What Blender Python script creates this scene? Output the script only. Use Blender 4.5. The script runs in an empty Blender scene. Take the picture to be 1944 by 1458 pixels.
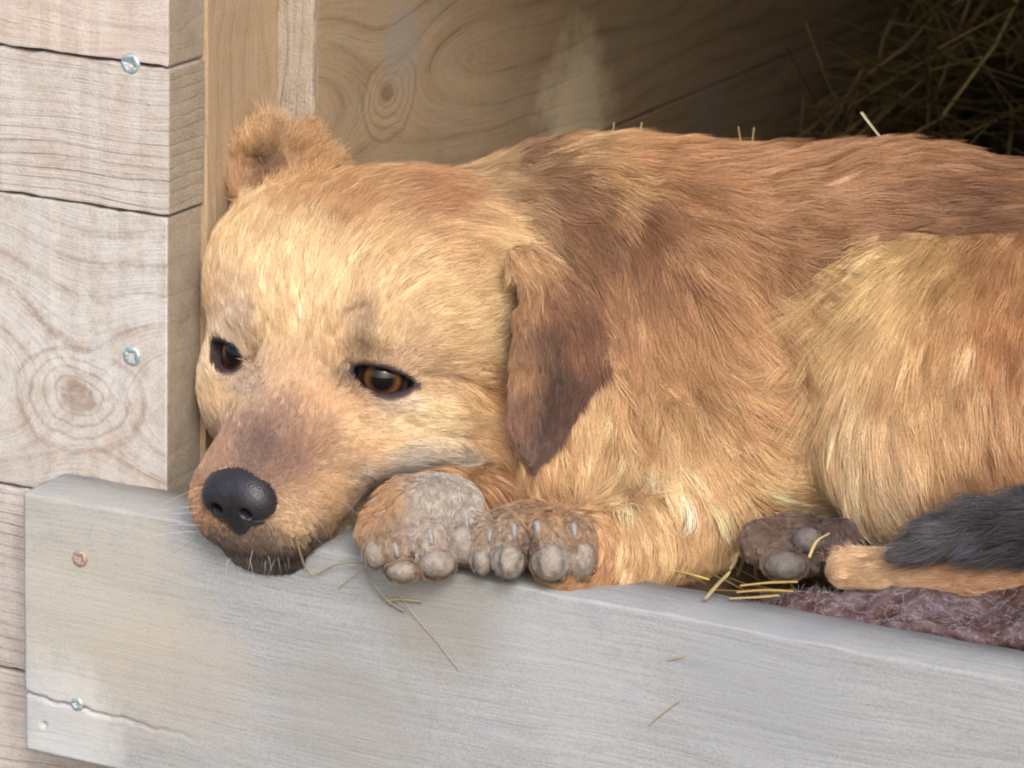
import bpy, bmesh, math, random, time
import numpy as np
from mathutils import Matrix, Vector, kdtree
T_START = time.time()
rng = np.random.default_rng(7)
random.seed(7)
SC = bpy.context.scene
COL = SC.collection

# ------------------------------------------------------------------ camera, sky, sun, exposure
FPX, DIST = 8000.0, 2.10                    # focal length in photo pixels, metres to the sill
S = DIST / FPX                              # metres per photo pixel at that distance
TB = 0.041                                  # thickness of the sill board
def cam_axes(th, ph, ro):
    th, ph, ro = math.radians(th), math.radians(ph), math.radians(ro)
    f = np.array([-math.sin(th)*math.cos(ph), math.cos(th)*math.cos(ph), -math.sin(ph)])
    r = np.array([math.cos(th), math.sin(th), 0.0]); u = np.cross(r, f)
    return math.cos(ro)*r + math.sin(ro)*u, -math.sin(ro)*r + math.cos(ro)*u, f
CR, CU, CF = cam_axes(27, 16, 1.5)
CPOS = np.array([0, -TB, 0]) - DIST*(CF + CR*(700-972)/FPX + CU*(729-1058)/FPX)
cam = bpy.data.cameras.new('camera'); camo = bpy.data.objects.new('camera', cam); COL.objects.link(camo)
cam.sensor_width = 36.0; cam.lens = 36.0*FPX/1944.0; cam.clip_start = 0.05; cam.clip_end = 500.0
m = Matrix.Identity(4)
for i in range(3):
    m[i][0], m[i][1], m[i][2], m[i][3] = CR[i], CU[i], -CF[i], CPOS[i]
camo.matrix_world = m
cam.dof.use_dof = True; cam.dof.focus_distance = 2.12; cam.dof.aperture_fstop = 16.0
SC.camera = camo

SUN_EL, SUN_AZ = 37.0, 36.0                 # overcast: azimuth from straight in front of the kennel towards +x
world = bpy.data.worlds.new('World'); SC.world = world; world.use_nodes = True
wn = world.node_tree.nodes; wl = world.node_tree.links; wn.clear()
sky = wn.new('ShaderNodeTexSky'); sky.sky_type = 'NISHITA'; sky.sun_disc = False
sky.sun_elevation = math.radians(SUN_EL); sky.sun_rotation = math.radians(180-SUN_AZ)
sky.air_density = 1.0; sky.dust_density = 4.0; sky.ozone_density = 1.0
bg = wn.new('ShaderNodeBackground'); bg.inputs['Strength'].default_value = 0.15
wo = wn.new('ShaderNodeOutputWorld'); wl.new(sky.outputs[0], bg.inputs[0]); wl.new(bg.outputs[0], wo.inputs[0])
sun = bpy.data.lights.new('sun', 'SUN'); sun.energy = 1.0; sun.angle = math.radians(16); sun.color = (1, .995, .985)
suno = bpy.data.objects.new('sun', sun); COL.objects.link(suno)
_a, _e = math.radians(SUN_AZ), math.radians(SUN_EL)
_to = Vector((math.sin(_a)*math.cos(_e), -math.cos(_a)*math.cos(_e), math.sin(_e)))
suno.rotation_euler = _to.to_track_quat('Z', 'Y').to_euler(); suno.location = _to*5
SC.view_settings.view_transform = 'Standard'; SC.view_settings.look = 'None'
SC.view_settings.gamma = 1.0; SC.view_settings.use_curve_mapping = False
SC.view_settings.exposure = 0.65
SC.render.engine = 'CYCLES'
SC.cycles.use_denoising = True
SC.cycles.filter_width = 1.9
SC.cycles.max_bounces = 5; SC.cycles.diffuse_bounces = 3; SC.cycles.transmission_bounces = 4; SC.cycles.glossy_bounces = 3
try: SC.cycles_curves.shape = 'RIBBONS'
except Exception: pass

# ------------------------------------------------------------------ helpers
def pw(P):
    """photo pixel (px, py) and offset w towards the camera (in photo pixels) -> world"""
    P = np.asarray(P, float); d = (DIST - P[..., 2]*S)[..., None]
    return CPOS + d*(CF + CR*((P[..., 0]-972)/FPX)[..., None] + CU*((729-P[..., 1])/FPX)[..., None])
def onplane(px, py, axis, val):
    ray = CF + CR*(px-972)/FPX + CU*(729-py)/FPX
    return CPOS + ray*((val-CPOS[axis])/ray[axis])
def lin(c):
    c = np.asarray(c, float)/255.0
    return np.where(c <= .04045, c/12.92, ((c+.055)/1.055)**2.4)
def lc(r, g, b): return tuple(lin((r, g, b))) + (1.0,)

def empty(name, base, label, cat, group=None):
    o = bpy.data.objects.new(name, None); COL.objects.link(o); o.location = base
    o['label'] = label; o['category'] = cat; o.empty_display_size = .02
    if group: o['group'] = group
    return o
def link(name, data, mat=None, parent=None):
    o = bpy.data.objects.new(name, data); COL.objects.link(o)
    if mat is not None and len(data.materials) == 0: data.materials.append(mat)
    if parent is not None:
        o.parent = parent
        r = parent
        off = Vector((0, 0, 0))
        while r is not None: off += r.location; r = r.parent
        o.location = -off
    return o
def npmesh(name, V, F, smooth=True):
    me = bpy.data.meshes.new(name); V = np.asarray(V, np.float32); F = np.asarray(F, np.int32)
    me.vertices.add(len(V)); me.vertices.foreach_set('co', V.ravel())
    k = F.shape[1]
    me.loops.add(F.size); me.loops.foreach_set('vertex_index', F.ravel())
    me.polygons.add(len(F)); me.polygons.foreach_set('loop_start', np.arange(0, F.size, k, dtype=np.int32))
    me.update(calc_edges=True); me.validate()
    me.polygons.foreach_set('use_smooth', np.full(len(me.polygons), smooth)); return me
def set_col(me, C, name='coat'):
    a = me.color_attributes.new(name, 'FLOAT_COLOR', 'POINT')
    c = np.ones((len(me.vertices), 4), np.float32); c[:, :3] = C; a.data.foreach_set('color', c.ravel())

class NT:
    """small node-graph writer"""
    def __init__(s, name):
        s.m = bpy.data.materials.new(name); s.m.use_nodes = True; s.t = s.m.node_tree; s.t.nodes.clear()
        s.out = s.t.nodes.new('ShaderNodeOutputMaterial')
    def n(s, kind, **kw):
        x = s.t.nodes.new('ShaderNode'+kind)
        for k, v in kw.items(): setattr(x, k, v)
        return x
    def put(s, sock, v):
        if v is None: return
        if hasattr(v, 'is_linked') or isinstance(v, bpy.types.NodeSocket): s.t.links.new(v, sock)
        else: sock.default_value = v
    def math(s, op, a, b=None, c=None, clamp=False):
        x = s.n('Math', operation=op, use_clamp=clamp)
        for i, v in enumerate((a, b, c)): s.put(x.inputs[i], v)
        return x.outputs[0]
    def vmath(s, op, a, b=None):
        x = s.n('VectorMath', operation=op); s.put(x.inputs[0], a); s.put(x.inputs[1], b); return x.outputs[0]
    def noise(s, vec, scale, detail=4, rough=.55, w=None, dist=0):
        x = s.n('TexNoise'); x.noise_dimensions = '4D' if w is not None else '3D'
        s.put(x.inputs['Vector'], vec); x.inputs['Scale'].default_value = scale; x.inputs['Detail'].default_value = detail
        x.inputs['Roughness'].default_value = rough; x.inputs['Distortion'].default_value = dist
        if w is not None: s.put(x.inputs['W'], w)
        return x.outputs[0]
    def ramp(s, f, stops):
        x = s.n('ValToRGB'); s.put(x.inputs[0], f); e = x.color_ramp.elements
        while len(e) < len(stops): e.new(.5)
        for i, (p, c) in enumerate(stops):
            e[i].position = p; e[i].color = c if isinstance(c, tuple) else (c, c, c, 1)
        return x.outputs[0]
    def mix(s, f, a, b, mode='MIX'):
        x = s.n('Mix', data_type='RGBA', blend_type=mode)
        s.put(x.inputs[0], f); s.put(x.inputs[6], a); s.put(x.inputs[7], b); return x.outputs[2]
    def sep(s, v):
        x = s.n('SeparateXYZ'); s.put(x.inputs[0], v); return x.outputs
    def comb(s, a, b, c):
        x = s.n('CombineXYZ')
        for i, v in enumerate((a, b, c)): s.put(x.inputs[i], v)
        return x.outputs[0]
    def coords(s): return s.n('TexCoord').outputs['Object']
    def rand(s): return s.n('ObjectInfo').outputs['Random']
    def bump(s, h, strength=.5, dist=.001):
        x = s.n('Bump'); x.inputs['Strength'].default_value = strength; x.inputs['Distance'].default_value = dist
        s.put(x.inputs['Height'], h); return x.outputs[0]
    def bsdf(s, color, rough=.8, normal=None, spec=.3, **kw):
        x = s.n('BsdfPrincipled'); s.put(x.inputs['Base Color'], color); s.put(x.inputs['Roughness'], rough)
        x.inputs['Specular IOR Level'].default_value = spec
        if normal is not None: s.put(x.inputs['Normal'], normal)
        for k, v in kw.items(): s.put(x.inputs[k.replace('_', ' ')], v)
        s.t.links.new(x.outputs[0], s.out.inputs[0]); return s.m

def wood(name, along, across, light, dark, stain, knots=(), lines=120.0, lamp=.6, dirt=.4, seed=0.0, bump=.5, weather=(176, 174, 172), wamt=.5, patches=(), endgrain=None, wav=.03, fib=1.0):
    """weathered sawn wood: along / across are axis indices of the object coordinates (metres)"""
    g = NT(name); P = g.coords(); xyz = g.sep(P); X, Z, O = xyz[along], xyz[across], xyz[3-along-across]
    rv = g.math('ADD', g.math('MULTIPLY', g.rand(), 7.0), seed)
    off = g.comb(rv, g.math('MULTIPLY', rv, 1.7), g.math('MULTIPLY', rv, .6)); Q = g.vmath('ADD', P, off)
    warp = g.noise(g.vmath('ADD', g.comb(g.math('MULTIPLY', X, 3.0), g.math('MULTIPLY', Z, 7.0), O), off), 1.6, 2, .5)
    zf = g.math('ADD', Z, g.math('MULTIPLY', g.math('SUBTRACT', warp, .5), wav*2))
    big = g.noise(Q, 14.0, 3, .6); d = g.noise(Q, 70.0, 5, .75)
    kmask = None; kring = None
    for (kx, kz, kr, kl) in knots:
        dx = g.math('SUBTRACT', X, kx); dz = g.math('SUBTRACT', zf, kz)
        h = g.math('MULTIPLY', g.math('POWER', 2.718, g.math('MULTIPLY', g.math('MULTIPLY', dx, dx), -1.0/(kl*kl))), kr*kr*2.2)
        zf = g.math('ADD', g.math('MULTIPLY', g.math('SIGN', dz), g.math('SQRT', g.math('ADD', g.math('MULTIPLY', dz, dz), h))), kz)
        r = g.math('DIVIDE', g.math('SQRT', g.math('ADD', g.math('MULTIPLY', g.math('MULTIPLY', dx, dx), .5), g.math('MULTIPLY', dz, dz))), kr)
        r = g.math('ADD', r, g.math('MULTIPLY', g.math('SUBTRACT', big, .5), .9))
        mk = g.ramp(r, [(.75, 1.0), (1.0, 0.0)])
        kmask = mk if kmask is None else g.math('MAXIMUM', kmask, mk)
        kring = r if kring is None else g.math('MINIMUM', kring, r)
    cv = g.vmath('ADD', g.comb(g.math('MULTIPLY', X, 6.0), g.math('MULTIPLY', zf, 60.0), g.math('MULTIPLY', O, 40.0)), off)
    s1 = g.noise(cv, 1.0, 3, .6)
    fv = g.vmath('ADD', g.comb(g.math('MULTIPLY', X, 22.0), g.math('MULTIPLY', zf, 900.0), g.math('MULTIPLY', O, 500.0)), off)
    s2 = g.noise(fv, 1.0, 2, .7)
    ph = g.math('FRACT', g.math('ADD', g.math('MULTIPLY', zf, lines), g.math('ADD', g.math('MULTIPLY', s1, .9), g.math('MULTIPLY', warp, 1.5))))
    ln_ = g.ramp(ph, [(.0, .75), (.10, .12), (.55, .0), (.86, .45), (.97, 1.0), (1.0, .75)])
    ln_ = g.math('MULTIPLY', ln_, g.ramp(g.math('ADD', g.math('MULTIPLY', big, .6), g.math('MULTIPLY', s1, .5)), [(.38, .15), (.66, 1.0)]))
    c = g.mix(g.math('MULTIPLY', g.ramp(s1, [(.35, 0.0), (.7, 1.0)]), .45), light, stain)
    c = g.mix(g.math('MULTIPLY', ln_, lamp), c, dark)
    if kmask is not None:
        kf = g.math('FRACT', g.math('ADD', g.math('MULTIPLY', kring, 5.0), g.math('MULTIPLY', s1, .8)))
        kc = g.mix(g.math('MULTIPLY', g.ramp(kf, [(.0, .8), (.15, .1), (.7, .1), (1.0, 1.0)]), .6), light, dark)
        core = g.ramp(g.math('ADD', kring, g.math('MULTIPLY', g.math('SUBTRACT', d, .5), .35)), [(.16, 1.0), (.26, 0.0)])
        kc = g.mix(g.math('MULTIPLY', core, .75), kc, dark); c = g.mix(kmask, c, kc)
        edge = g.ramp(kring, [(.86, 0.0), (.95, 1.0), (1.04, 0.0)]); c = g.mix(g.math('MULTIPLY', edge, .5), c, dark)
    c = g.mix(g.math('MULTIPLY', g.ramp(d, [(.4, 0.0), (.62, 1.0)]), g.math('MULTIPLY', g.ramp(big, [(.3, .4), (.65, 1.0)]), wamt)), c, lc(*weather))
    c = g.mix(g.math('MULTIPLY', g.ramp(g.math('SUBTRACT', 1.0, d), [(.5, 0.0), (.72, 1.0)]), dirt), c, stain)
    sp = g.noise(Q, 650.0, 2, .6)
    c = g.mix(1.0, c, g.ramp(g.math('ADD', g.math('MULTIPLY', s2, .6*fib), g.math('MULTIPLY', sp, .4)), [(.28, .72), (.5, .98), (.7, 1.06)]), 'MULTIPLY')
    for (pxx, pzz, pr, pcol, amt) in patches:       # worn or smeared places with an outline of their own
        dx = g.math('SUBTRACT', X, pxx); dz = g.math('SUBTRACT', Z, pzz)
        rr = g.math('DIVIDE', g.math('SQRT', g.math('ADD', g.math('MULTIPLY', dx, dx), g.math('MULTIPLY', dz, dz))), pr)
        rr = g.math('ADD', rr, g.math('MULTIPLY', g.math('SUBTRACT', g.math('ADD', g.math('MULTIPLY', big, .6), g.math('MULTIPLY', d, .5)), .55), 1.8))
        c = g.mix(g.math('MULTIPLY', g.ramp(rr, [(.45, 1.0), (1.0, 0.0)]), amt), c, lc(*pcol))
    if endgrain is not None:                        # cut ends show rougher end grain of their own colour
        nx = g.math('ABSOLUTE', g.sep(g.n('TexCoord').outputs['Normal'])[along])
        ec = g.mix(g.ramp(g.math('ADD', g.math('MULTIPLY', d, .6), g.math('MULTIPLY', sp, .4)), [(.35, 0.0), (.65, 1.0)]), lc(*endgrain[0]), lc(*endgrain[1]))
        c = g.mix(g.ramp(nx, [(.8, 0.0), (.9, 1.0)]), c, ec)
    hgt = g.math('ADD', g.math('MULTIPLY', s2, .5), g.math('MULTIPLY', g.math('SUBTRACT', sp, ln_), .5))
    return g.bsdf(c, .88, g.bump(hgt, bump, .0012), .15)

def boxmesh(name, lo, hi, bev=.0012, seg=2, wob=0.0, cuts=None):
    """a sawn piece of wood: bevelled box, optionally with slightly uneven edges"""
    bm = bmesh.new(); bmesh.ops.create_cube(bm, size=1.0)
    lo, hi = Vector(lo), Vector(hi)
    for v in bm.verts:
        v.co = Vector([lo[i] + (v.co[i]+.5)*(hi[i]-lo[i]) for i in range(3)])
    if bev > 0: bmesh.ops.bevel(bm, geom=list(bm.edges), offset=bev, segments=seg, affect='EDGES', profile=.6)
    if wob > 0:
        dims = [hi[i]-lo[i] for i in range(3)]; ax = dims.index(max(dims)); n = cuts or 24
        for k in range(1, n):
            p = Vector(lo); p[ax] = lo[ax] + dims[ax]*k/n; nr = Vector((0, 0, 0)); nr[ax] = 1
            bmesh.ops.bisect_plane(bm, geom=bm.verts[:]+bm.edges[:]+bm.faces[:], plane_co=p, plane_no=nr)
        rr = random.Random(hash(name) % 1000 + int(1000*lo[2]))
        tab = {}
        for v in bm.verts:
            k = round(v.co[ax], 4)
            if k not in tab: tab[k] = [rr.uniform(-1, 1)*wob for _ in range(3)]
            for i in range(3):
                if i != ax: v.co[i] += tab[k][i]*(1 if v.co[i] > (lo[i]+hi[i])/2 else -.6)
    me = bpy.data.meshes.new(name); bm.to_mesh(me); bm.free()
    for p in me.polygons: p.use_smooth = False
    return me

# ------------------------------------------------------------------ ground in front of the kennel
g = NT('packed_earth'); P = g.coords()
n1 = g.noise(P, 3.0, 6, .65); n2 = g.noise(P, 40.0, 5, .7)
c = g.mix(g.ramp(n1, [(.35, 0.0), (.65, 1.0)]), lc(104, 94, 78), lc(76, 82, 52)); c = g.mix(g.math('MULTIPLY', n2, .5), c, lc(84, 74, 60))
M_EARTH = g.bsdf(c, .95, g.bump(n2, .6, .01))
gz = -.26
gm = npmesh('ground', [(-200, -200, gz), (200, -200, gz), (200, 200, gz), (-200, 200, gz)], [(0, 1, 2, 3)], False)
gr = link('ground', gm, M_EARTH); gr['kind'] = 'structure'

# ------------------------------------------------------------------ kennel
XR = onplane(320, 500, 1, 0.0)[0]            # right end of the front cladding (left jamb of the opening)
ken = empty('dog_kennel', (0.1, .4, gz), 'weathered wooden dog kennel with screwed plank front, doorway and straw floor', 'kennel')
EG = dict(endgrain=((144, 133, 118), (170, 158, 143)))
kk = onplane(155, 745, 1, 0)
M_FRONT = wood('pale_sawn_plank', 0, 2, lc(188, 181, 176), lc(142, 118, 104), lc(168, 154, 144), lines=150, lamp=.7, dirt=.5, seed=1, bump=.7, weather=(196, 195, 195), wamt=.6, wav=.012, **EG)
M_ARC = wood('pale_arched_plank', 0, 2, lc(194, 182, 174), lc(158, 126, 110), lc(182, 160, 148), lines=42, lamp=.75, dirt=.5, seed=3.3, bump=.5, weather=(198, 196, 194), wamt=.55, wav=.05, **EG)
M_KNOT = wood('pale_knotty_plank', 0, 2, lc(186, 181, 176), lc(132, 106, 90), lc(164, 148, 136), knots=[(kk[0], kk[2], .030, .042)], lines=60, lamp=.6, dirt=.55, seed=4, bump=.5, weather=(196, 196, 197), wamt=.7, wav=.012, **EG)
M_POST = wood('tan_post_wood', 2, 1, lc(178, 154, 126), lc(144, 116, 90), lc(160, 138, 114), lines=70, lamp=.4, dirt=.5, seed=3, bump=.5, weather=(170, 156, 138), wamt=.5)
M_BATT = wood('rough_batten_wood', 2, 0, lc(172, 158, 142), lc(146, 126, 106), lc(156, 142, 126), lines=90, lamp=.3, dirt=.6, seed=6, bump=1.4, weather=(180, 172, 162), wamt=.6)
# front cladding planks, each a board of its own, the gaps follow the seams in the photograph
seams = []
for py in (130, 412): seams.append(onplane(320, py, 1, 0)[2])
seams.append(onplane(45, 926, 1, 0)[2]); seams.append(onplane(45, 1276, 1, 0)[2])
tops = [seams[0]+.155] + seams; bots = seams + [seams[-1]-.13]
YC = .0335
XL = XR - .42
for i, (t, b) in enumerate(zip(tops, bots)):
    me = boxmesh('plank', (XL, 0 if i != 1 else -.0012, b+.0009), (XR + (.0, .0008, -.0008, .001, 0)[i], YC, t-.0009), .0012, 2, .0007, 70)
    link('plank', me, (M_ARC, M_FRONT, M_KNOT, M_FRONT, M_FRONT)[i], ken)
    if i == 0:
        for q in range(3):
            me = boxmesh('plank', (XL, 0, t+.0009+q*.15), (XR, YC, t+.149+q*.15), .0014, 2); link('plank', me, M_FRONT, ken)
# jamb: a darker board end-faces piece, post and batten behind the cladding
YP = onplane(532, 100, 0, XR+.002)[1]
me = boxmesh('jamb_lining', (XR-.03, YC+.0004, -.20), (XR+.0022, YC+.0104, .72), .0008, 2, .0004, 60); link('jamb_lining', me, M_POST, ken)
me = boxmesh('door_post', (XR-.05, YC+.0108, -.20), (XR+.0008, YP, .72), .0015, 2, .0004, 60); link('door_post', me, M_POST, ken)
xb = onplane(594, 100, 1, YP+.0004)[0]
me = boxmesh('batten', (XR-.05, YP+.0004, -.20), (xb, YP+.006, .72), .0015, 2, .0006, 70); link('batten', me, M_BATT, ken)
# thin grey skin of cladding ends: end grain of the planks is part of each plank; side wall boards inside
XW = xb - .0006
zs = onplane(1130, 255, 0, XW)[2]
YB = .95
kk = onplane(735, 185, 0, XW)
pa = onplane(1095, 200, 0, XW); pb = onplane(760, 80, 0, XW); pc = onplane(1340, 220, 0, XW)
SW = dict(lines=70, lamp=.6, dirt=.5, seed=8, bump=.5, weather=(146, 138, 126), wamt=.5, wav=.014)
M_SIDE = wood('brown_side_board', 1, 2, lc(176, 152, 122), lc(114, 90, 68), lc(146, 122, 96), knots=[(kk[1], kk[2], .022, .05)],
              patches=[(pa[1], pa[2], .06, (222, 204, 172), .85), (pb[1], pb[2], .03, (150, 142, 134), .7), (pc[1], pc[2], .03, (150, 142, 134), .6)], **SW)
M_DARK = wood('brown_inner_board', 0, 2, lc(84, 68, 52), lc(58, 45, 33), lc(70, 56, 43), lines=60, lamp=.5, dirt=.5, seed=11, weather=(76, 68, 58))  # inner boards darkened to cut bounced light and dim the inside
for (z0, z1) in ((-.10, zs-.0007), (zs+.0007, zs+.16), (zs+.162, zs+.32), (zs+.322, .78)):
    me = boxmesh('side_board', (XW-.02, YP+.0065, z0), (XW, YB, z1), .001, 2); link('side_board', me, M_SIDE, ken)
XE = .62                                     # far inner side of the kennel, outside the picture
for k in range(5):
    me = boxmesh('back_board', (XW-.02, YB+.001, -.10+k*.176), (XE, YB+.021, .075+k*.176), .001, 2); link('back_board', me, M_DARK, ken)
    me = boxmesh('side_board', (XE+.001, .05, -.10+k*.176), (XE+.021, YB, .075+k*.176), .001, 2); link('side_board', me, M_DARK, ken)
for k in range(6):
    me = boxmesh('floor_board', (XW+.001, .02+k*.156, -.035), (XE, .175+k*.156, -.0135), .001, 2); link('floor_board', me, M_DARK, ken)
for k in range(4):
    me = boxmesh('plank', (.44, 0, -.2+k*.23), (.75, YC, .029+k*.23), .0014, 2); link('plank', me, M_FRONT, ken)
me = boxmesh('plank', (XR+.003, .0004, -.20), (.439, YC, -.017), .0014, 2); link('plank', me, M_FRONT, ken)
ZL = .48
for k in range(2):
    me = boxmesh('lintel_board', (XR+.0025, 0, ZL+k*.126), (.439, YC, ZL+.125+k*.126), .0014, 2); link('lintel_board', me, M_FRONT, ken)
bm = bmesh.new()
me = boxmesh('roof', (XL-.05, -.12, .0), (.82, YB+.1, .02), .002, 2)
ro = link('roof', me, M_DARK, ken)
for v in me.vertices: v.co.z += .74 - .10*(v.co.y)
# sill board: a real relief with a split along its lower left edge
xl = onplane(45, 930, 1, -TB)[0]; zb = onplane(45, 1420, 1, -TB)[2]
xr_ = .50
NX, NZ = 560, 120
gx = np.linspace(xl, xr_, NX); gzv = np.linspace(zb, -.0016, NZ)
GX, GZ = np.meshgrid(gx, gzv, indexing='ij')
za = onplane(45, 1317, 1, -TB)[2]; zc = onplane(330, 1392, 1, -TB)[2]; xc = onplane(330, 1392, 1, -TB)[0]
t = np.clip((GX-xl)/(xc-xl), 0, 1.6); zl = za + (zc-za)*t + .0006*np.sin(GX*210) + .0004*np.sin(GX*511)
dep = .0035*np.clip(1.25-t, 0, 1)*np.exp(-((GZ-zl)/.00075)**2)
dep += .0008*(GZ < zl)*np.clip(1-t, 0, 1)
relief = .0003*np.sin(GX*37+GZ*130) + .0002*np.sin(GX*83-GZ*61)
hole = onplane(82, 1377, 1, -TB); rh = np.hypot(GX-hole[0], GZ-hole[2]); dep += .005*np.exp(-(rh/.0013)**4)
GY = -TB + dep + relief*.5
V = np.stack([GX, GY, GZ], -1).reshape(-1, 3); idx = np.arange(NX*NZ).reshape(NX, NZ)
Fq = [np.stack([idx[:-1, :-1], idx[1:, :-1], idx[1:, 1:], idx[:-1, 1:]], -1).reshape(-1, 4)]
# rounded arris, top, bottom, ends
prof = [(-TB+.0004, -.0008), (-TB+.0014, -.0001), (-.018, .0), (-.0012, -.0002), (-.0004, -.0012), (-.0004, zb+.001), (-.0014, zb-.0004), (-TB+.0012, zb-.0006)]
rows = [idx[:, -1]]; nv = len(V); VV = [V]
zoff = .0002*np.sin(gx*160) + .0003*np.sin(gx*41+1)
for (yy, zz) in prof:
    up = zz > -.01
    VV.append(np.stack([gx, np.full(NX, yy) + (.0003*np.sin(gx*120) if up else 0), zz + (zoff if up and zz > -.001 else zoff*0)], -1)); rows.append(np.arange(nv, nv+NX)); nv += NX
rows.append(idx[:, 0])
for a, b in zip(rows[:-1], rows[1:]): Fq.append(np.stack([a[:-1], a[1:], b[1:], b[:-1]], -1))
V = np.concatenate(VV); F = np.concatenate(Fq)
me = npmesh('sill_board', V, F, True)
bm = bmesh.new(); bm.from_mesh(me); bmesh.ops.holes_fill(bm, edges=[e for e in bm.edges if e.is_boundary]); bmesh.ops.recalc_face_normals(bm, faces=bm.faces); bm.to_mesh(me); bm.free()
py_ = onplane(190, 1130, 1, -TB); py2 = onplane(330, 1290, 1, -TB); py3 = onplane(110, 1390, 1, -TB)
M_SILL = wood('grey_weathered_sill', 0, 2, lc(168, 171, 175), lc(122, 121, 121), lc(148, 147, 145), lines=30, lamp=.16, dirt=.5, seed=5, bump=.4, weather=(152, 157, 162), wamt=.7, wav=.008, fib=.8,
              patches=[(py_[0], py_[2], .075, (186, 178, 160), .45), (py2[0], py2[2], .06, (172, 162, 148), .4), (py3[0], py3[2], .045, (200, 201, 202), .5)] + [(q[0], q[2], r_, c_, a_) for q, r_, c_, a_ in ((onplane(820, 1170, 1, -TB), .05, (140, 134, 124), .5), (onplane(1450, 1300, 1, -TB), .06, (146, 150, 156), .5), (onplane(1080, 1260, 1, -TB), .05, (172, 175, 180), .35), (onplane(650, 1350, 1, -TB), .05, (146, 143, 138), .5))])
sill = link('sill_board', me, M_SILL, ken)

# screws: domed heads with a cross recess
g = NT('zinc_screw'); P = g.coords(); nz = g.noise(P, 400.0, 4, .6)
M_ZINC = g.bsdf(g.mix(nz, lc(150, 170, 178), lc(206, 222, 226)), .42, g.bump(nz, .3, .0005), .5, Metallic=.6)
g = NT('rusty_screw'); P = g.coords(); nz = g.noise(P, 500.0, 4, .6)
M_RUST = g.bsdf(g.mix(nz, lc(150, 118, 100), lc(186, 176, 168)), .6, g.bump(nz, .4, .0005), .4, Metallic=.4)
def screw(px, py, yv, r, mat, parent, tilt=0.0, lab=None):
    c = onplane(px, py, 1, yv); bm = bmesh.new(); n = 28; rings = [(1.0, .0004), (.98, -.0006), (.86, -.0011), (.5, -.0014), (.0, -.0015)]
    prev = None
    for k, (q, y) in enumerate(rings):
        if q == 0: cur = [bm.verts.new((0, y, 0))]
        else: cur = [bm.verts.new((math.cos(2*math.pi*i/n)*r*q, y, math.sin(2*math.pi*i/n)*r*q)) for i in range(n)]
        if k == 3:
            for i, v in enumerate(cur):
                if i % 7 in (0,): v.co.y += .0018; v.co.x *= .95; v.co.z *= .95
        if k == 4: cur[0].co.y += .0032
        if prev:
            for i in range(n):
                if len(cur) == 1: bm.faces.new((prev[i], prev[(i+1) % n], cur[0]))
                else: bm.faces.new((prev[i], prev[(i+1) % n], cur[(i+1) % n], cur[i]))
        prev = cur
    bmesh.ops.rotate(bm, verts=bm.verts, cent=(0, 0, 0), matrix=Matrix.Rotation(tilt, 3, 'Y'))
    bmesh.ops.translate(bm, verts=bm.verts, vec=Vector(c))
    bmesh.ops.recalc_face_normals(bm, faces=bm.faces)
    me = bpy.data.meshes.new('screw'); bm.to_mesh(me); bm.free()
    for p in me.polygons: p.use_smooth = True
    o = link('screw', me, mat, parent)
    if lab: o['label'] = lab
screw(248, 121, -.0006, .0056, M_ZINC, ken, .3, 'zinc screw beside the upper plank seam')
screw(251, 676, -.0002, .0053, M_ZINC, ken, .7, 'zinc screw above the big knot')
screw(152, 1060, -TB-.0003, .0044, M_RUST, sill, .5, 'rusty screw in the sill board')
screw(147, 1336, -TB-.0001, .0036, M_ZINC, sill, .1, 'zinc screw in the split of the sill board')
#DOGSECTION
# ------------------------------------------------------------------ the dog: one continuous implicit surface
# design space: (photo px, photo py, w towards the camera in px); Q flips py so that +y is up
def q3(p): return np.array([p[0], -p[1], p[2]], np.float32)
def smin(a, b, k):
    h = np.maximum(k-np.abs(a-b), 0)/k
    return np.minimum(a, b) - h*h*k*.25
def smax(a, b, k): return -smin(-a, -b, k)
def ell(p, c, r):
    r = np.asarray(r, np.float32); d = (p-np.asarray(c, np.float32))/r
    k0 = np.sqrt((d*d).sum(-1))+1e-6; k1 = np.sqrt(((d/r)**2).sum(-1))+1e-9
    return k0*(k0-1)/k1
def cone(p, a, b, ra, rb):
    a = np.asarray(a, np.float32); b = np.asarray(b, np.float32); ab = b-a; pa = p-a
    t = np.clip((pa@ab)/(ab@ab), 0, 1)
    d = pa-t[..., None]*ab
    return np.sqrt((d*d).sum(-1)) - (ra+(rb-ra)*t)
def chain(p, pts, k=30):
    d = None
    for (a, b) in zip(pts[:-1], pts[1:]):
        e = cone(p, q3(a), q3(b), a[3], b[3]); d = e if d is None else smin(d, e, k)
    return d
def E(p, c, r): return ell(p, q3(c), r)
def poly2d(x, y, poly):
    d = np.full(x.shape, 1e9, np.float32); s = np.ones(x.shape, np.float32); n = len(poly)
    for i in range(n):
        (ax, ay), (bx, by) = poly[i], poly[i-1]
        ex, ey = bx-ax, by-ay; wx, wy = x-ax, y-ay
        t = np.clip((wx*ex+wy*ey)/(ex*ex+ey*ey), 0, 1)
        d = np.minimum(d, (wx-ex*t)**2+(wy-ey*t)**2)
        c1 = y >= ay; c2 = y < by; c3 = ex*wy > ey*wx
        s = np.where((c1 & c2 & c3) | (~c1 & ~c2 & ~c3), -s, s)
    return s*np.sqrt(d)

HS = 1.094258
HM = np.array([[-.51708804, -.06530567, .9621625], [-.45466166, .97930813, -.17787612], [.85047298, .48383087, .48990301]])
HT = np.array([700.9, -608.9, -340.0]); HI = np.linalg.inv(HM).astype(np.float32)
def h2q(l): return HM@np.asarray(l, float)+HT           # head (F,U,L) -> design space (y up)
def q2h(p): return ((p-HT.astype(np.float32))@HI.T).astype(np.float32)

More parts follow.
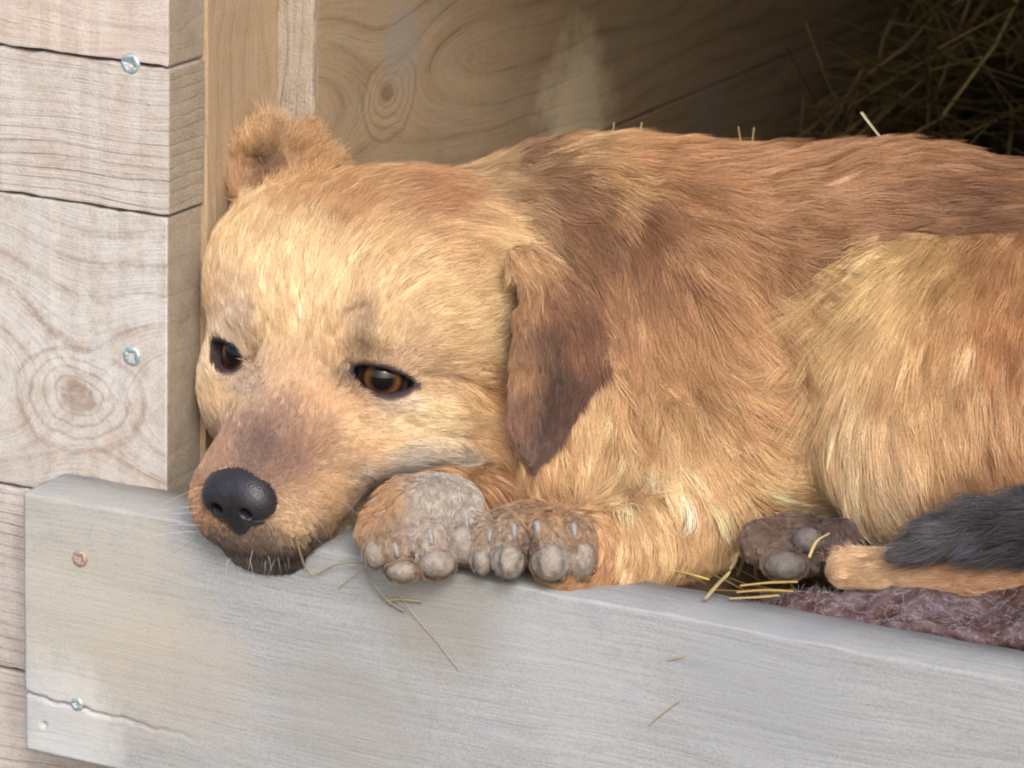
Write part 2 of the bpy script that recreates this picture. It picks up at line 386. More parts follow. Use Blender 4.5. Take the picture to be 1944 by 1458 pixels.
EYES = []
for sgn, pos in ((1, (214, 16, 147)), (-1, (213, 8, -163))):
    n = np.array([.82, .34, .50*sgn]); n /= np.linalg.norm(n)
    a = np.array([-.46, -.02, .88*sgn]); a -= n*(a@n); a /= np.linalg.norm(a)
    b = np.cross(n, a); b = b if b[1] > 0 else -b
    ti = math.radians(14 if sgn > 0 else 2); a, b = a*math.cos(ti)-b*math.sin(ti), b*math.cos(ti)+a*math.sin(ti)
    EYES.append((np.array(pos, float)-n*44, n, a, b, sgn))
ER = 49.0
def eye_ab(l, eye):
    c, n, a, b, s = eye; d = l-c.astype(np.float32)
    return d@a.astype(np.float32), d@b.astype(np.float32), d@n.astype(np.float32)
def almond(A, B):
    """distance-like value to the outline of the open lids (negative inside)"""
    u = np.clip(1-((A+1)/56.0)**2, 0, 1); up = 16*u**.6 - .09*A; lo = -28*u**.8
    return np.maximum(np.maximum(B-up, lo-B), np.abs(A)-55)

def creased(p, d, folds, wmin):
    x, y, w = p[..., 0], p[..., 1], p[..., 2]
    for amp, sig, pts in folds:
        q = np.full(x.shape, 1e9, np.float32)
        for (ax, ay), (bx, by) in zip(pts[:-1], pts[1:]):
            ex, ey = bx-ax, ay-by; t = np.clip(((x-ax)*ex+(y+ay)*ey)/(ex*ex+ey*ey), 0, 1); q = np.minimum(q, (x-ax-ex*t)**2+(y+ay-ey*t)**2)
        d = d + amp*np.exp(-q/(sig*sig))*(w > wmin)
    return d
BFOLDS = [(16, 22, [(1165, 520), (1188, 640), (1215, 760), (1232, 890)]), (12, 20, [(985, 320), (1060, 370), (1120, 440), (1165, 520)]), (9, 18, [(905, 330), (1000, 400), (1070, 500)]), (12, 26, [(1240, 330), (1225, 420), (1200, 500)]),
          (-10, 40, [(1130, 640), (1145, 800)]), (-8, 45, [(1330, 520), (1390, 700), (1440, 800)]), (7, 26, [(1290, 560), (1330, 700), (1400, 830)]), (7, 30, [(1420, 480), (1480, 620), (1530, 760)]), (9, 22, [(1560, 940), (1480, 990), (1400, 1045)]),
          (8, 20, [(1640, 440), (1780, 400), (1930, 392)]), (-7, 40, [(1100, 300), (1300, 300)]), (6, 30, [(1500, 300), (1620, 350), (1780, 372)])]
# skin folds of the face: depth, width, course in photo pixels
CREASES = [(13, 10, [(800, 712), (860, 716), (930, 742), (965, 772)]), (10, 11, [(770, 800), (830, 822), (900, 830), (945, 812)]), (9, 10, [(655, 690), (638, 640), (655, 600), (690, 582)]),
           (8, 9, [(482, 690), (503, 650), (505, 612), (490, 590)]), (18, 11, [(915, 880), (840, 882), (765, 902), (705, 936), (672, 990)]), (-9, 18, [(880, 852), (800, 856), (735, 880), (675, 920)]), (-11, 22, [(690, 636), (740, 650)]), (-9, 17, [(445, 606), (465, 620)]),
           (-10, 26, [(760, 772), (870, 782)]), (5, 12, [(700, 330), (820, 372), (930, 440)])]
def g_head(p):
    l = q2h(p); F, U, L = l[..., 0], l[..., 1], l[..., 2]; al = np.abs(L)
    m = np.stack([F, U, al], -1)
    d = ell(m, (-45, 0, 0), (262, 232, 262))
    d = smin(d, ell(m, (60, -95, 132), (190, 150, 142)), 60)
    d = smin(d, ell(m, (128, 78, 98), (92, 70, 88)), 60)
    d = smin(d, ell(m, (20, 88, 150), (165, 125, 122)), 60)         # broad temples
    d = smin(d, ell(m, (85, 85, 60), (140, 120, 130)), 60)
    m2 = np.stack([F, U, np.maximum(al-40, 0)], -1)
    mz = cone(m2, (160, -105, 0), (410, -160, 0), 108, 90)
    br = cone(np.stack([F, U, np.maximum(al-22, 0)], -1), (120, 35, 0), (452, -92, 0), 76, 46)
    mz = smin(mz, br, 32)
    m3 = np.stack([F, U, np.maximum(al-34, 0)], -1)
    jaw = smin(cone(m3, (60, -190, 0), (350, -240, 0), 105, 58), ell(m, (372, -258, 0), (70, 44, 104)), 30)
    mz = smin(mz, jaw, 14)
    d = smin(d, mz, 70)
    d = smin(d, ell(m, (5, -165, 150), (175, 115, 125)), 60)      # cheek pouch and throat
    # furrow between the brows and below the eyes
    d = smin(d, ell(m, (165, 62, 92), (62, 50, 58)), 40)
    for e in EYES:
        A, B, N = eye_ab(l, e); R = np.sqrt(A*A+B*B+N*N)
        lid = R-(ER+11)
        d = smin(d, lid, 42)
        # upper lid fold
        al_ = almond(A, B)
        cut = np.maximum(al_, 10-N)
        d = smax(d, -cut, 7)
        d = np.maximum(d, -(R-(ER+1.5)))                  # the socket
    d = smax(d, -ell(m, (488, -122, 0), (44, 44, 48)), 6)          # seat of the nose leather
    d = d*HS
    return creased(p, d, CREASES, -420)

EARL = [(962, -470), (1010, -462), (1062, -500), (1116, -560), (1148, -640), (1144, -720), (1106, -788), (1054, -842), (1008, -884), (985, -862), (970, -810), (974, -740), (984, -660), (982, -580), (966, -530)]
def g_earl(p):
    x, y, w = p[..., 0], p[..., 1], p[..., 2]
    d2 = poly2d(x, y, EARL)
    ws = -92 - .42*(x-990) + .05*(y+650) - 22*np.exp(-((x-1034)/20.0)**2)*np.clip((-y-520)/60, 0, 1)*np.clip((y+840)/80, 0, 1)
    sh = smax(d2+3, np.abs(w-ws)*.9-8, 9)
    d = smin(sh, chain(p, [(985, 500, -130, 16), (1000, 560, -92, 13), (1000, 680, -92, 12), (982, 800, -98, 8)]), 30)
    d = smin(d, chain(p, [(940, 490, -235, 40), (1040, 530, -205, 34)]), 60)
    return d
EARR = [(440, -372), (430, -330), (436, -290), (456, -262), (500, -250), (556, -246), (592, -264), (612, -305), (606, -345), (540, -372), (480, -385)]
def g_earr(p):
    x, y, w = p[..., 0], p[..., 1], p[..., 2]
    d2 = poly2d(x, y, EARR)
    ws = -395 - .25*(x-500) - .5*(y+330)*.6
    ws = ws - 40*np.exp(-(((x-478)/36.0)**2+((y+326)/40.0)**2))
    sh = smax(d2, np.abs(w-ws)*.9-11, 12)
    d = smin(sh, chain(p, [(446, 282, -405, 14), (500, 262, -412, 18), (572, 268, -420, 18), (616, 325, -420, 30)]), 20)
    return d
def g_body(p):
    d = chain(p, [(800, 572, -470, 226), (1080, 590, -585, 300), (1180, 606, -575, 326), (1720, 640, -400, 348), (1960, 680, -350, 336), (2170, 740, -330, 300)], 60)
    d = smin(d, chain(p, [(1110, 660, -470, 190), (1170, 800, -330, 176), (1250, 950, -190, 168)], 60), 70)
    d = smin(d, chain(p, [(940, 800, -460, 190), (1090, 920, -270, 165)], 60), 60)
    d = smin(d, E(p, (1420, 850, -270), (235, 175, 200)), 80)
    d = smin(d, chain(p, [(1265, 985, -150, 140), (1170, 1050, 30, 86), (1075, 1050, 110, 74)], 40), 40)
    d = smin(d, chain(p, [(930, 985, -190, 90), (840, 985, -10, 88)], 40), 30)
    d = smax(d, -chain(p, [(1225, 930, -20, 8), (1300, 1010, 10, 12), (1330, 1080, 10, 12)]), 30)
    x, y, w = p[..., 0], p[..., 1], p[..., 2]
    d = d + 3.5*np.sin(x*.045+y*.02)*np.sin(y*.038-x*.012+w*.02) + 2.0*np.sin(x*.09-y*.05)*np.sin(y*.075+x*.03)
    return creased(p, d, BFOLDS, -560)
def g_thigh(p):
    return chain(p, [(2080, 760, -260, 300), (1950, 725, -220, 296), (1730, 655, -170, 190), (1705, 850, -60, 125), (1690, 940, 30, 62)], 90)
def g_hind(p):
    d = chain(p, [(1610, 1078, 128, 34), (1750, 1088, 150, 38), (2010, 1115, 175, 52), (2150, 1060, 20, 90), (2180, 980, -120, 120)], 30)
    return d
HTOE = [((1490, 1072, 114), (42, 30, 40)), ((1534, 1024, 112), (32, 26, 36)), ((1452, 1030, 70), (44, 42, 46)), ((1590, 1030, 90), (38, 44, 44))]
def g_hpaw(p):
    d = E(p, (1515, 1035, 40), (82, 58, 72))
    for c, r in HTOE[2:]: d = smin(d, E(p, c, r), 10)
    d = d + lumps(p, 5)
    for c, r in HTOE[:2]: d = smin(d, E(p, c, r), 4)
    return d
def g_tail(p):
    return chain(p, [(1700, 1055, 222, 8), (1770, 1024, 222, 22), (1850, 1006, 218, 36), (1960, 996, 205, 46), (2140, 1000, 130, 54), (2280, 950, -60, 66), (2330, 860, -230, 80)], 30)
P1PADS = [((880, 1032, 122), (32, 40, 42)), ((829, 1068, 138), (37, 30, 40)), ((764, 1084, 120), (32, 22, 34)), ((714, 1048, 98), (24, 32, 32))]
P2PADS = [((916, 1062, 152), (19, 32, 36)), ((966, 1064, 188), (31, 37, 40)), ((1044, 1066, 190), (38, 39, 42)), ((1106, 1058, 164), (25, 36, 38))]
def lumps(p, a): return a*(np.sin(p[..., 0]*.13+p[..., 2]*.05)*np.sin(p[..., 1]*.11+1)*np.sin(p[..., 2]*.09) + .5*np.sin(p[..., 0]*.31+2)*np.sin(p[..., 1]*.27)*np.sin(p[..., 2]*.2+1))
def g_paw1(p):
    d = E(p, (804, 982, 36), (104, 78, 92))
    d = smin(d, E(p, (842, 950, 62), (70, 42, 70)), 24)
    for c, r in (((752, 1040, 92), (36, 42, 48)), ((818, 1026, 112), (38, 44, 50)), ((716, 1010, 74), (36, 46, 48)), ((884, 1000, 90), (36, 46, 50))): d = smin(d, E(p, c, r), 8)
    d = d + lumps(p, 3)
    for c, r in P1PADS: d = smin(d, E(p, c, r), 4)
    for (xa, ya, xb_, yb) in ((738, 1020, 742, 1090), (786, 1010, 792, 1105), (852, 1000, 862, 1090)): d = smax(d, -cone(p, q3((xa, ya, 174)), q3((xb_, yb, 174)), 10, 12), 10)
    return d
def g_paw2(p):
    d = E(p, (1012, 1012, 100), (104, 58, 82))
    for c, r in (((926, 1022, 140), (30, 40, 48)), ((972, 1020, 166), (33, 44, 54)), ((1034, 1018, 168), (34, 46, 54)), ((1092, 1020, 146), (32, 42, 48))): d = smin(d, E(p, c, r), 8)
    d = d + lumps(p, 2)
    for c, r in P2PADS: d = smin(d, E(p, c, r), 4)
    d = smax(d, -cone(p, q3((1004, 980, 228)), q3((1004, 1095, 212)), 10, 20), 14)
    for xx, x2 in ((944, 938), (1070, 1082)): d = smax(d, -cone(p, q3((xx, 985, 216)), q3((x2, 1085, 206)), 8, 12), 12)
    return d
GROUPS = [('head', g_head, (330, 1060, 280, 1150, -760, 160)), ('earl', g_earl, (900, 1180, 400, 920, -400, -30)), ('earr', g_earr, (380, 680, 190, 440, -560, -300)),
          ('body', g_body, (540, 2500, 240, 1260, -960, 260)), ('thigh', g_thigh, (1500, 2420, 390, 1100, -600, 160)), ('hind', g_hind, (1550, 2260, 980, 1180, -60, 260)),
          ('hpaw', g_hpaw, (1390, 1650, 960, 1130, -60, 190)), ('tail', g_tail, (1670, 2420, 760, 1110, -330, 300)),
          ('paw1', g_paw1, (660, 960, 880, 1140, -90, 210)), ('paw2', g_paw2, (870, 1150, 930, 1130, 0, 260))]
KJOIN = {'head': 60, 'earl': 30, 'earr': 22, 'body': 60, 'thigh': 70, 'hind': 14, 'hpaw': 10, 'tail': 10, 'paw1': 14, 'paw2': 20}
def sdf(p, region=False):
    p = np.asarray(p, np.float32); lo, hi = p.min(0), p.max(0); d = np.full(len(p), 400.0, np.float32); reg = np.zeros(len(p), np.int8); bd = np.full(len(p), 1e9, np.float32)
    order = ['body', 'head', 'thigh', 'hind', 'hpaw', 'tail', 'paw1', 'paw2', 'earl', 'earr']
    names = [g[0] for g in GROUPS]
    for nm in order:
        i = names.index(nm); _, fn, b = GROUPS[i]
        mg = 70
        if hi[0] < b[0]-mg or lo[0] > b[1]+mg or hi[1] < -b[3]-mg or lo[1] > -b[2]+mg or hi[2] < b[4]-mg or lo[2] > b[5]+mg: continue
        e = fn(p); d = smin(d, e, KJOIN[nm]) if nm != 'body' else np.minimum(d, e)
        if region:
            e2 = e - (3 if nm in ('earl', 'earr', 'paw1', 'paw2', 'tail', 'hpaw') else 0)
            better = e2 < bd; reg[better] = i; bd = np.minimum(bd, e2)
    d = smax(d, -E(p, (975, 556, -80), (17, 34, 90)), 10)          # ear canal opening
    return (d, reg) if region else d

def nets(D, org, h):
    """naive surface nets on a dense array: vertices and quads"""
    ins = D < 0
    c = np.zeros(tuple(np.array(D.shape)-1), np.int8)
    for i in (0, 1):
        for j in (0, 1):
            for k in (0, 1):
                c += ins[i:ins.shape[0]-1+i, j:ins.shape[1]-1+j, k:ins.shape[2]-1+k]
    act = (c > 0) & (c < 8); I = np.argwhere(act); n = len(I)
    ids = np.full(act.shape, -1, np.int32); ids[act] = np.arange(n)
    acc = np.zeros((n, 3)); cnt = np.zeros(n)
    crn = [(i, j, k) for i in (0, 1) for j in (0, 1) for k in (0, 1)]
    val = {cc: D[I[:, 0]+cc[0], I[:, 1]+cc[1], I[:, 2]+cc[2]] for cc in crn}
    for a in crn:
        for ax in range(3):
            if a[ax] == 1: continue
            b = list(a); b[ax] = 1; b = tuple(b); va, vb = val[a], val[b]
            mm = (va < 0) != (vb < 0); t = np.where(mm, va/np.where(mm, va-vb, 1), 0)
            pt = np.tile(np.array(a, float), (n, 1)); pt[:, ax] = t
            acc[mm] += pt[mm]; cnt[mm] += 1
    V = (I + acc/cnt[:, None])*h + org
    Fs = []
    for ax in range(3):
        o1, o2 = [(1, 2), (2, 0), (0, 1)][ax]
        sl = [slice(None)]*3; sh = [slice(None)]*3; sl[ax] = slice(0, -1); sh[ax] = slice(1, None)
        A, B = ins[tuple(sl)], ins[tuple(sh)]; E_ = np.argwhere(A != B)
        ok = (E_[:, o1] > 0) & (E_[:, o2] > 0) & (E_[:, o1] < D.shape[o1]-1) & (E_[:, o2] < D.shape[o2]-1); E_ = E_[ok]
        fl = A[E_[:, 0], E_[:, 1], E_[:, 2]]
        def cell(d1, d2):
            q = E_.copy(); q[:, o1] += d1; q[:, o2] += d2; return ids[q[:, 0], q[:, 1], q[:, 2]]
        quad = np.stack([cell(-1, -1), cell(0, -1), cell(0, 0), cell(-1, 0)], -1)
        quad[~fl] = quad[~fl][:, ::-1]; Fs.append(quad)
    return V, np.concatenate(Fs)

H = 6.0; BLK = 4
ORG = np.array([320.0, -1230.0, -980.0]); DIM = np.array([2520-320, 1230-170, 300+980])//H//BLK
DIM = DIM.astype(int)+1
cg = np.stack(np.meshgrid(*[np.arange(DIM[i]+1)*H*BLK+ORG[i] for i in range(3)], indexing='ij'), -1).astype(np.float32)
DC = np.empty(cg.shape[:3], np.float32)
for i in range(0, cg.shape[0], 8):
    q = cg[i:i+8]; DC[i:i+8] = sdf(q.reshape(-1, 3)).reshape(q.shape[:3])
# dense grid, filled finely near the surface
def up1(A, ax):
    n = A.shape[ax]; t = np.arange((n-1)*BLK+1)/BLK; i = np.minimum(t.astype(int), n-2); f = (t-i).astype(np.float32)
    sh = [1, 1, 1]; sh[ax] = -1; f = f.reshape(sh)
    return np.take(A, i, ax)*(1-f)+np.take(A, i+1, ax)*f
D = up1(up1(up1(DC, 0), 1), 2)
mnb = np.full(tuple(np.array(DC.shape)-1), 1e9, np.float32)
for i in (0, 1):
    for j in (0, 1):
        for k in (0, 1):
            mnb = np.minimum(mnb, np.abs(DC[i:DC.shape[0]-1+i, j:DC.shape[1]-1+j, k:DC.shape[2]-1+k]))
near = mnb < H*BLK*1.35
SB = 6
loc = np.stack(np.meshgrid(*[np.arange(BLK+1)]*3, indexing='ij'), -1).reshape(-1, 3)
bl = np.argwhere(near); key = (bl//SB)@np.array([10000, 100, 1]); o_ = np.argsort(key, kind='stable'); bl = bl[o_]; key = key[o_]
cutp = np.flatnonzero(np.diff(key))+1
for grp in np.split(bl, cutp):
    ii = (grp[:, None, :]*BLK+loc[None]).reshape(-1, 3)
    D[ii[:, 0], ii[:, 1], ii[:, 2]] = sdf((ii*H+ORG).astype(np.float32))
print('sdf', round(time.time()-T_START, 1), near.sum())
DV, DF = nets(D, ORG, H)
def sample(p):
    """trilinear distance and gradient from the grid"""
    t = (p-ORG)/H; t = np.clip(t, 1, np.array(D.shape)-2.01); i = t.astype(int); f = t-i
    x, y, z = i.T; fx, fy, fz = f.T
    c = [[[D[x+a, y+b, z+c_] for c_ in (0, 1)] for b in (0, 1)] for a in (0, 1)]
    def L_(u, v, t): return u+(v-u)*t
    x00, x01, x10, x11 = L_(c[0][0][0], c[1][0][0], fx), L_(c[0][0][1], c[1][0][1], fx), L_(c[0][1][0], c[1][1][0], fx), L_(c[0][1][1], c[1][1][1], fx)
    val = L_(L_(x00, x10, fy), L_(x01, x11, fy), fz)
    gz_ = L_(x01, x11, fy)-L_(x00, x10, fy); gy_ = L_(L_(x10, x11, fz)-L_(x00, x01, fz), 0, 0)
    gx_ = L_(L_(c[1][0][0]-c[0][0][0], c[1][1][0]-c[0][1][0], fy), L_(c[1][0][1]-c[0][0][1], c[1][1][1]-c[0][1][1], fy), fz)
    gr_ = np.stack([gx_, gy_, gz_], -1); gr_ /= np.linalg.norm(gr_, axis=1, keepdims=True)+1e-6
    return val, gr_
print('nets', round(time.time()-T_START, 1), len(DV), len(DF))

# ---- coat: direction (image right, image down), length in px and apparent colour (sRGB) along the animal, some shading included
G_ = {
'head': [(560,470,.1,-1,45,226,190,135),(450,450,-.3,-1,45,222,182,125),(650,400,.3,-1,55,190,138,85),(560,370,0,-1,50,205,155,95),(800,380,.8,-.7,60,180,125,78),(700,480,.5,-.8,50,215,170,112),
 (850,480,.9,-.4,55,212,165,108),(930,470,1,-.2,55,222,180,120),(800,560,.9,-.4,45,228,188,130),(600,600,.1,-1,40,235,200,145),(520,620,0,-1,35,230,192,135),(850,640,1,-.05,45,224,182,122),
 (930,650,1,.1,45,228,190,135),(940,740,.9,.4,50,190,135,78),(880,760,1,.3,45,215,170,108),(820,790,1,.25,40,238,205,150),(740,790,1,.1,30,240,210,160),(700,830,.9,.2,28,225,180,125),  # darker lower-cheek guide carries the shading of the cheek
 (900,850,.8,.6,50,195,145,85),(860,872,.9,.3,42,178,168,156),(760,886,.9,-.2,36,190,178,166),(690,930,.7,.2,30,150,130,115),(560,720,.25,-1,20,208,166,122),(540,800,.2,-1,15,158,120,98),
 (500,840,.2,-1,12,112,84,80),(470,858,0,-1,8,124,96,86),(450,830,-.1,-1,13,148,114,98),(420,860,-.3,-.8,13,172,130,100),(600,850,.6,-.3,17,178,136,98),(560,870,.4,-.6,13,136,100,84),(620,930,.7,0,20,205,160,110),
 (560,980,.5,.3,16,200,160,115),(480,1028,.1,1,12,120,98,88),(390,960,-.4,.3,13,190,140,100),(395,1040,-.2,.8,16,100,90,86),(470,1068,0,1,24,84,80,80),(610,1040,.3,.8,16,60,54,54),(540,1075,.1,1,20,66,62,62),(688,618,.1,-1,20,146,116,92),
 (420,760,-.3,-.7,24,225,185,130),(400,600,-.5,-.8,30,205,160,105),(400,690,-.5,-.6,22,235,205,160),(690,646,.1,-1,18,138,108,92),(730,640,.4,-1,26,222,182,128),(650,650,0,-1,26,226,186,132),(745,672,.5,-.8,10,205,168,130),(660,712,-.2,-.8,9,116,90,86),
 (740,765,.9,.2,10,176,150,134),(830,712,1,.15,25,185,145,100),(460,612,0,-1,20,180,150,125),(450,728,.2,.6,12,190,160,140),(425,622,-.2,-1,18,218,192,165),(640,560,.2,-1,42,232,196,140),(500,540,-.1,-1,42,230,194,138),
 (720,600,.5,-.9,32,228,190,132),(640,680,.05,-1,24,220,175,120),(600,760,.3,-.9,20,215,165,115),(660,770,.8,-.2,22,225,182,130)],
'earl': [(1000,560,0,1,32,170,120,74),(990,700,0,1,28,180,132,84),(1020,680,0,1,28,136,96,68),(1015,760,0,1,28,120,86,66),(985,790,.1,1,26,150,105,80),(1060,560,.6,.8,42,150,102,68),(1100,640,.3,1,40,145,92,62),(1060,700,0,1,30,84,60,48),(1045,760,-.1,1,30,84,60,50),(1100,740,-.2,1,32,98,66,54),(1030,800,-.2,1,26,92,66,60),(1005,870,0,1,24,115,88,78),(1000,490,.6,.7,36,196,148,94),(1050,620,0,1,30,106,74,56),(1085,610,.3,1,36,126,84,58),(1120,670,0,1,36,128,86,60)],
'earr': [(520,240,.1,-1,72,215,172,120),(590,260,.6,-.9,60,200,150,95),(450,260,-.3,-.8,45,205,155,100),(440,330,-.2,-.8,30,182,138,90),(500,312,.2,-.5,28,120,85,60),(430,380,-.2,-.8,24,168,120,78),(480,270,-.2,-1,48,215,170,115),(600,320,.7,-.5,60,200,150,95)],  # dark guide in the ear's hollow is its shadow put into the fur
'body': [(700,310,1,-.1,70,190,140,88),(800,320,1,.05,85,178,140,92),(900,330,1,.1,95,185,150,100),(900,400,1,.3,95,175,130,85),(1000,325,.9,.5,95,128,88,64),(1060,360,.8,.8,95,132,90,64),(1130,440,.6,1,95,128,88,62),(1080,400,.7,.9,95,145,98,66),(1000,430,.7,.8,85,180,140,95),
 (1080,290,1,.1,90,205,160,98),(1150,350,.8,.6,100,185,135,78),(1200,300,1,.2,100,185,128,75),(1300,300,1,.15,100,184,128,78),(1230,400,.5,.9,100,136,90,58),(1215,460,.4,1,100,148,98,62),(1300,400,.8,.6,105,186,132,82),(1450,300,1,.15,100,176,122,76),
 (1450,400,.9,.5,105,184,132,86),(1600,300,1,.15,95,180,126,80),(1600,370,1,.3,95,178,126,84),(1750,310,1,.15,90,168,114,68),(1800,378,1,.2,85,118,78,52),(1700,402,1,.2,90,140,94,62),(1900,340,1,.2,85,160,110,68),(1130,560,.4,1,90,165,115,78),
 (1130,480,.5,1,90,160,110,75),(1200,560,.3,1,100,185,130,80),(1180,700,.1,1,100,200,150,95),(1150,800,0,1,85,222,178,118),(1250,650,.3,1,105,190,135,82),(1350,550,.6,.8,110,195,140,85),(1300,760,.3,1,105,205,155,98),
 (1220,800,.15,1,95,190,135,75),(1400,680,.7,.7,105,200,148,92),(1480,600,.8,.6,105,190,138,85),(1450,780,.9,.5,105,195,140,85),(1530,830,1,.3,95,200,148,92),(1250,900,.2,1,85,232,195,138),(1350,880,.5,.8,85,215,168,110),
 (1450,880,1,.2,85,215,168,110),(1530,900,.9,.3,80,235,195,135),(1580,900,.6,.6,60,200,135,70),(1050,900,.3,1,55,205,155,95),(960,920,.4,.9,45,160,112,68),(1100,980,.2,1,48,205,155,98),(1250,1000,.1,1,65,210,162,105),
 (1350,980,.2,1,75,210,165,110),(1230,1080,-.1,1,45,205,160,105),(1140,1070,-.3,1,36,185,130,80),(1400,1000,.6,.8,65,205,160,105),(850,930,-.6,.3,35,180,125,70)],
'thigh': [(1550,560,-1,.15,100,212,172,110),(1530,640,-.9,.4,100,205,160,100),(1570,740,-.6,.8,95,200,160,105),(1600,600,-.8,.5,95,212,172,108),(1700,470,-.6,.5,85,205,165,98),(1700,550,-.5,.8,85,208,165,100),(1800,500,-.3,.8,85,190,145,82),
 (1900,480,-.2,.9,85,175,120,68),(1780,620,-.2,1,75,190,138,78),(1900,620,-.1,1,75,180,118,62),(1680,700,-.2,1,85,205,158,98),(1620,800,.2,1,110,205,165,115),(1650,900,.4,1,120,200,165,120),(1680,960,.3,1,110,185,155,120),
 (1750,800,.2,1,85,212,165,108),(1850,780,.1,1,75,210,160,108),(1780,900,.5,.9,95,195,145,95),(1900,870,.3,1,75,190,135,85)],
'hind': [(1650,1080,-1,0,34,190,150,108),(1850,1100,-1,0,34,172,126,84),(1610,1060,-1,.2,30,215,170,120)],
'hpaw': [(1500,1000,-.5,.5,22,112,88,76),(1450,1060,-.5,.7,22,122,98,84),(1560,1000,0,1,26,92,74,70),(1600,1030,.2,1,24,92,74,70)],
'tail': [(1850,960,-1,.4,80,84,82,90),(1780,1020,-1,.35,70,80,76,80),(1715,1050,-1,.3,36,86,78,78),(1930,1030,-1,.15,85,58,54,60)],
'paw1': [(740,930,-.5,.6,32,176,130,84),(830,940,0,1,18,186,174,164),(880,980,.2,1,18,176,164,154),(720,1010,-.3,1,22,160,130,104),(800,1010,0,1,15,178,160,146),(790,1096,.1,1,30,150,112,84),(860,1090,0,1,18,120,92,72),(740,1100,0,1,18,120,92,72),(700,970,-.5,.8,30,180,130,80)],
'paw2': [(1000,970,0,1,22,172,134,98),(1004,1060,0,1,14,92,66,50),(930,1000,0,1,15,162,136,114),(1080,990,0,1,16,168,132,102),(950,1060,0,1,9,158,146,136),(1050,1060,0,1,9,162,150,140),(1110,1040,.2,1,15,152,118,88),(960,1104,0,1,16,110,84,66),(1060,1108,0,1,16,112,86,66),(1060,960,.2,.9,26,185,135,88)],
}
NAMES = [x[0] for x in GROUPS]
FURK = 1.08
def coat(p, reg):
    """direction (N,3), length, colour at design-space points of known region"""
    N = len(p); dr = np.zeros((N, 3), np.float32); ln = np.zeros(N, np.float32); cl = np.zeros((N, 3), np.float32)
    for i, nm in enumerate(NAMES):
        mm = np.flatnonzero(reg == i)
        if len(mm) == 0: continue
        T = np.array(G_[nm], np.float32); n2 = np.hypot(T[:, 2], T[:, 3])
        vx, vy = T[:, 2]/n2, -T[:, 3]/n2; C = lin(T[:, 5:8]).astype(np.float32)
        sc = 26.0 if nm == 'head' else (18.0 if nm in ('paw1', 'paw2', 'earl', 'earr', 'hpaw') else 34.0)
        for s0 in range(0, len(mm), 40000):
            k = mm[s0:s0+40000]
            d2 = (p[k, None, 0]-T[None, :, 0])**2+(p[k, None, 1]+T[None, :, 1])**2
            W = 1.0/(d2+sc*sc)**2; W /= W.sum(1, keepdims=True)
            dr[k, 0] = W@vx; dr[k, 1] = W@vy; ln[k] = W@T[:, 4]; cl[k] = W@C
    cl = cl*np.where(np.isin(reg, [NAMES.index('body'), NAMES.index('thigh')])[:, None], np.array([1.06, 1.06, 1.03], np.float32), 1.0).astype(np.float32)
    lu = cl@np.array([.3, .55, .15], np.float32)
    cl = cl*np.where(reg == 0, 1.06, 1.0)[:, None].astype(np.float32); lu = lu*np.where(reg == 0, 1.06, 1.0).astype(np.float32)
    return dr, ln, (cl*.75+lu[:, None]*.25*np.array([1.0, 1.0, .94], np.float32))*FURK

PADS = HTOE[:2]+P1PADS+P2PADS
def mudcap(p):
    u = np.sqrt(((p[:, 0]-842)/92)**2+((p[:, 1]+962)/62)**2)+.12*np.sin(p[:, 0]*.09+1)*np.sin(p[:, 1]*.11)
    return np.clip((1.05-u)/.2, 0, 1)*(p[:, 2] > -10)
def bald(p):
    """1 where the skin shows: lids, nose, pads"""
    l = q2h(p.astype(np.float32)); b = np.zeros(len(p), np.float32)
    for e in EYES:
        A, B, N = eye_ab(l, e); al = almond(A, B)
        b = np.maximum(b, np.where((N > 0), np.clip(1-(al-5-4*(B < 0))/6, 0, 1), 0))
    nd = ell(l, (476, -119, 0), (52, 58, 64))
    b = np.maximum(b, np.clip(1-(nd+6)/4, 0, 1))
    b = np.maximum(b, ((((p[:, 0]-976)/17)**2+((p[:, 1]+556)/32)**2 < 1) & (p[:, 2] > -260)).astype(np.float32))
    pf = p.astype(np.float32)
    for c, r in PADS: b = np.maximum(b, np.clip(1-(ell(pf, q3((c[0], c[1]+2, c[2]+6)), (r[0]*.9, r[1]*.9, r[2]))-1)/5, 0, .97))
    b = np.maximum(b, .35*mudcap(pf))
    return b

# body mesh (verts refined around the eyes would stay inside the same sheet)
Vq = DV.copy()
for it in range(2):
    for s0 in range(0, 1): pass
    vv, gg = sample(Vq); Vq = Vq - gg*np.clip(vv, -H, H)[:, None]*.8
_, reg = None, np.zeros(len(Vq), np.int8)
ordr = np.argsort((Vq[:, 0]//150)*1000+(Vq[:, 1]//150)*30+(Vq[:, 2]//150))
for ch in np.array_split(ordr, 300):
    reg[ch] = sdf(Vq[ch].astype(np.float32), True)[1]
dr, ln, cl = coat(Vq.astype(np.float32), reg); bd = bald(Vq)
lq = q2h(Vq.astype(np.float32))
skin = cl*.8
lidc = lin((66, 54, 58)); isl = np.zeros(len(Vq))
for e in EYES:
    A, B, N = eye_ab(lq, e); isl = np.maximum(isl, np.where(N > -10, np.clip(1-(almond(A, B)-7)/7, 0, 1), 0))
skin = skin*(1-isl[:, None])+lidc*isl[:, None]
nsk = np.clip(1-(ell(lq, (482, -120, 0), (46, 52, 56))-1)/4, 0, 1); skin = skin*(1-nsk[:, None])+lin((24, 22, 26))*nsk[:, None]
hol = ((((Vq[:, 0]-976)/20)**2+((Vq[:, 1]+556)/36)**2 < 1) & (Vq[:, 2] > -260)); skin[hol] = lin((70, 46, 38))
padc = lin((108, 102, 99)); ish = np.isin(reg, [NAMES.index(x) for x in ('hpaw', 'paw1', 'paw2')])*bd
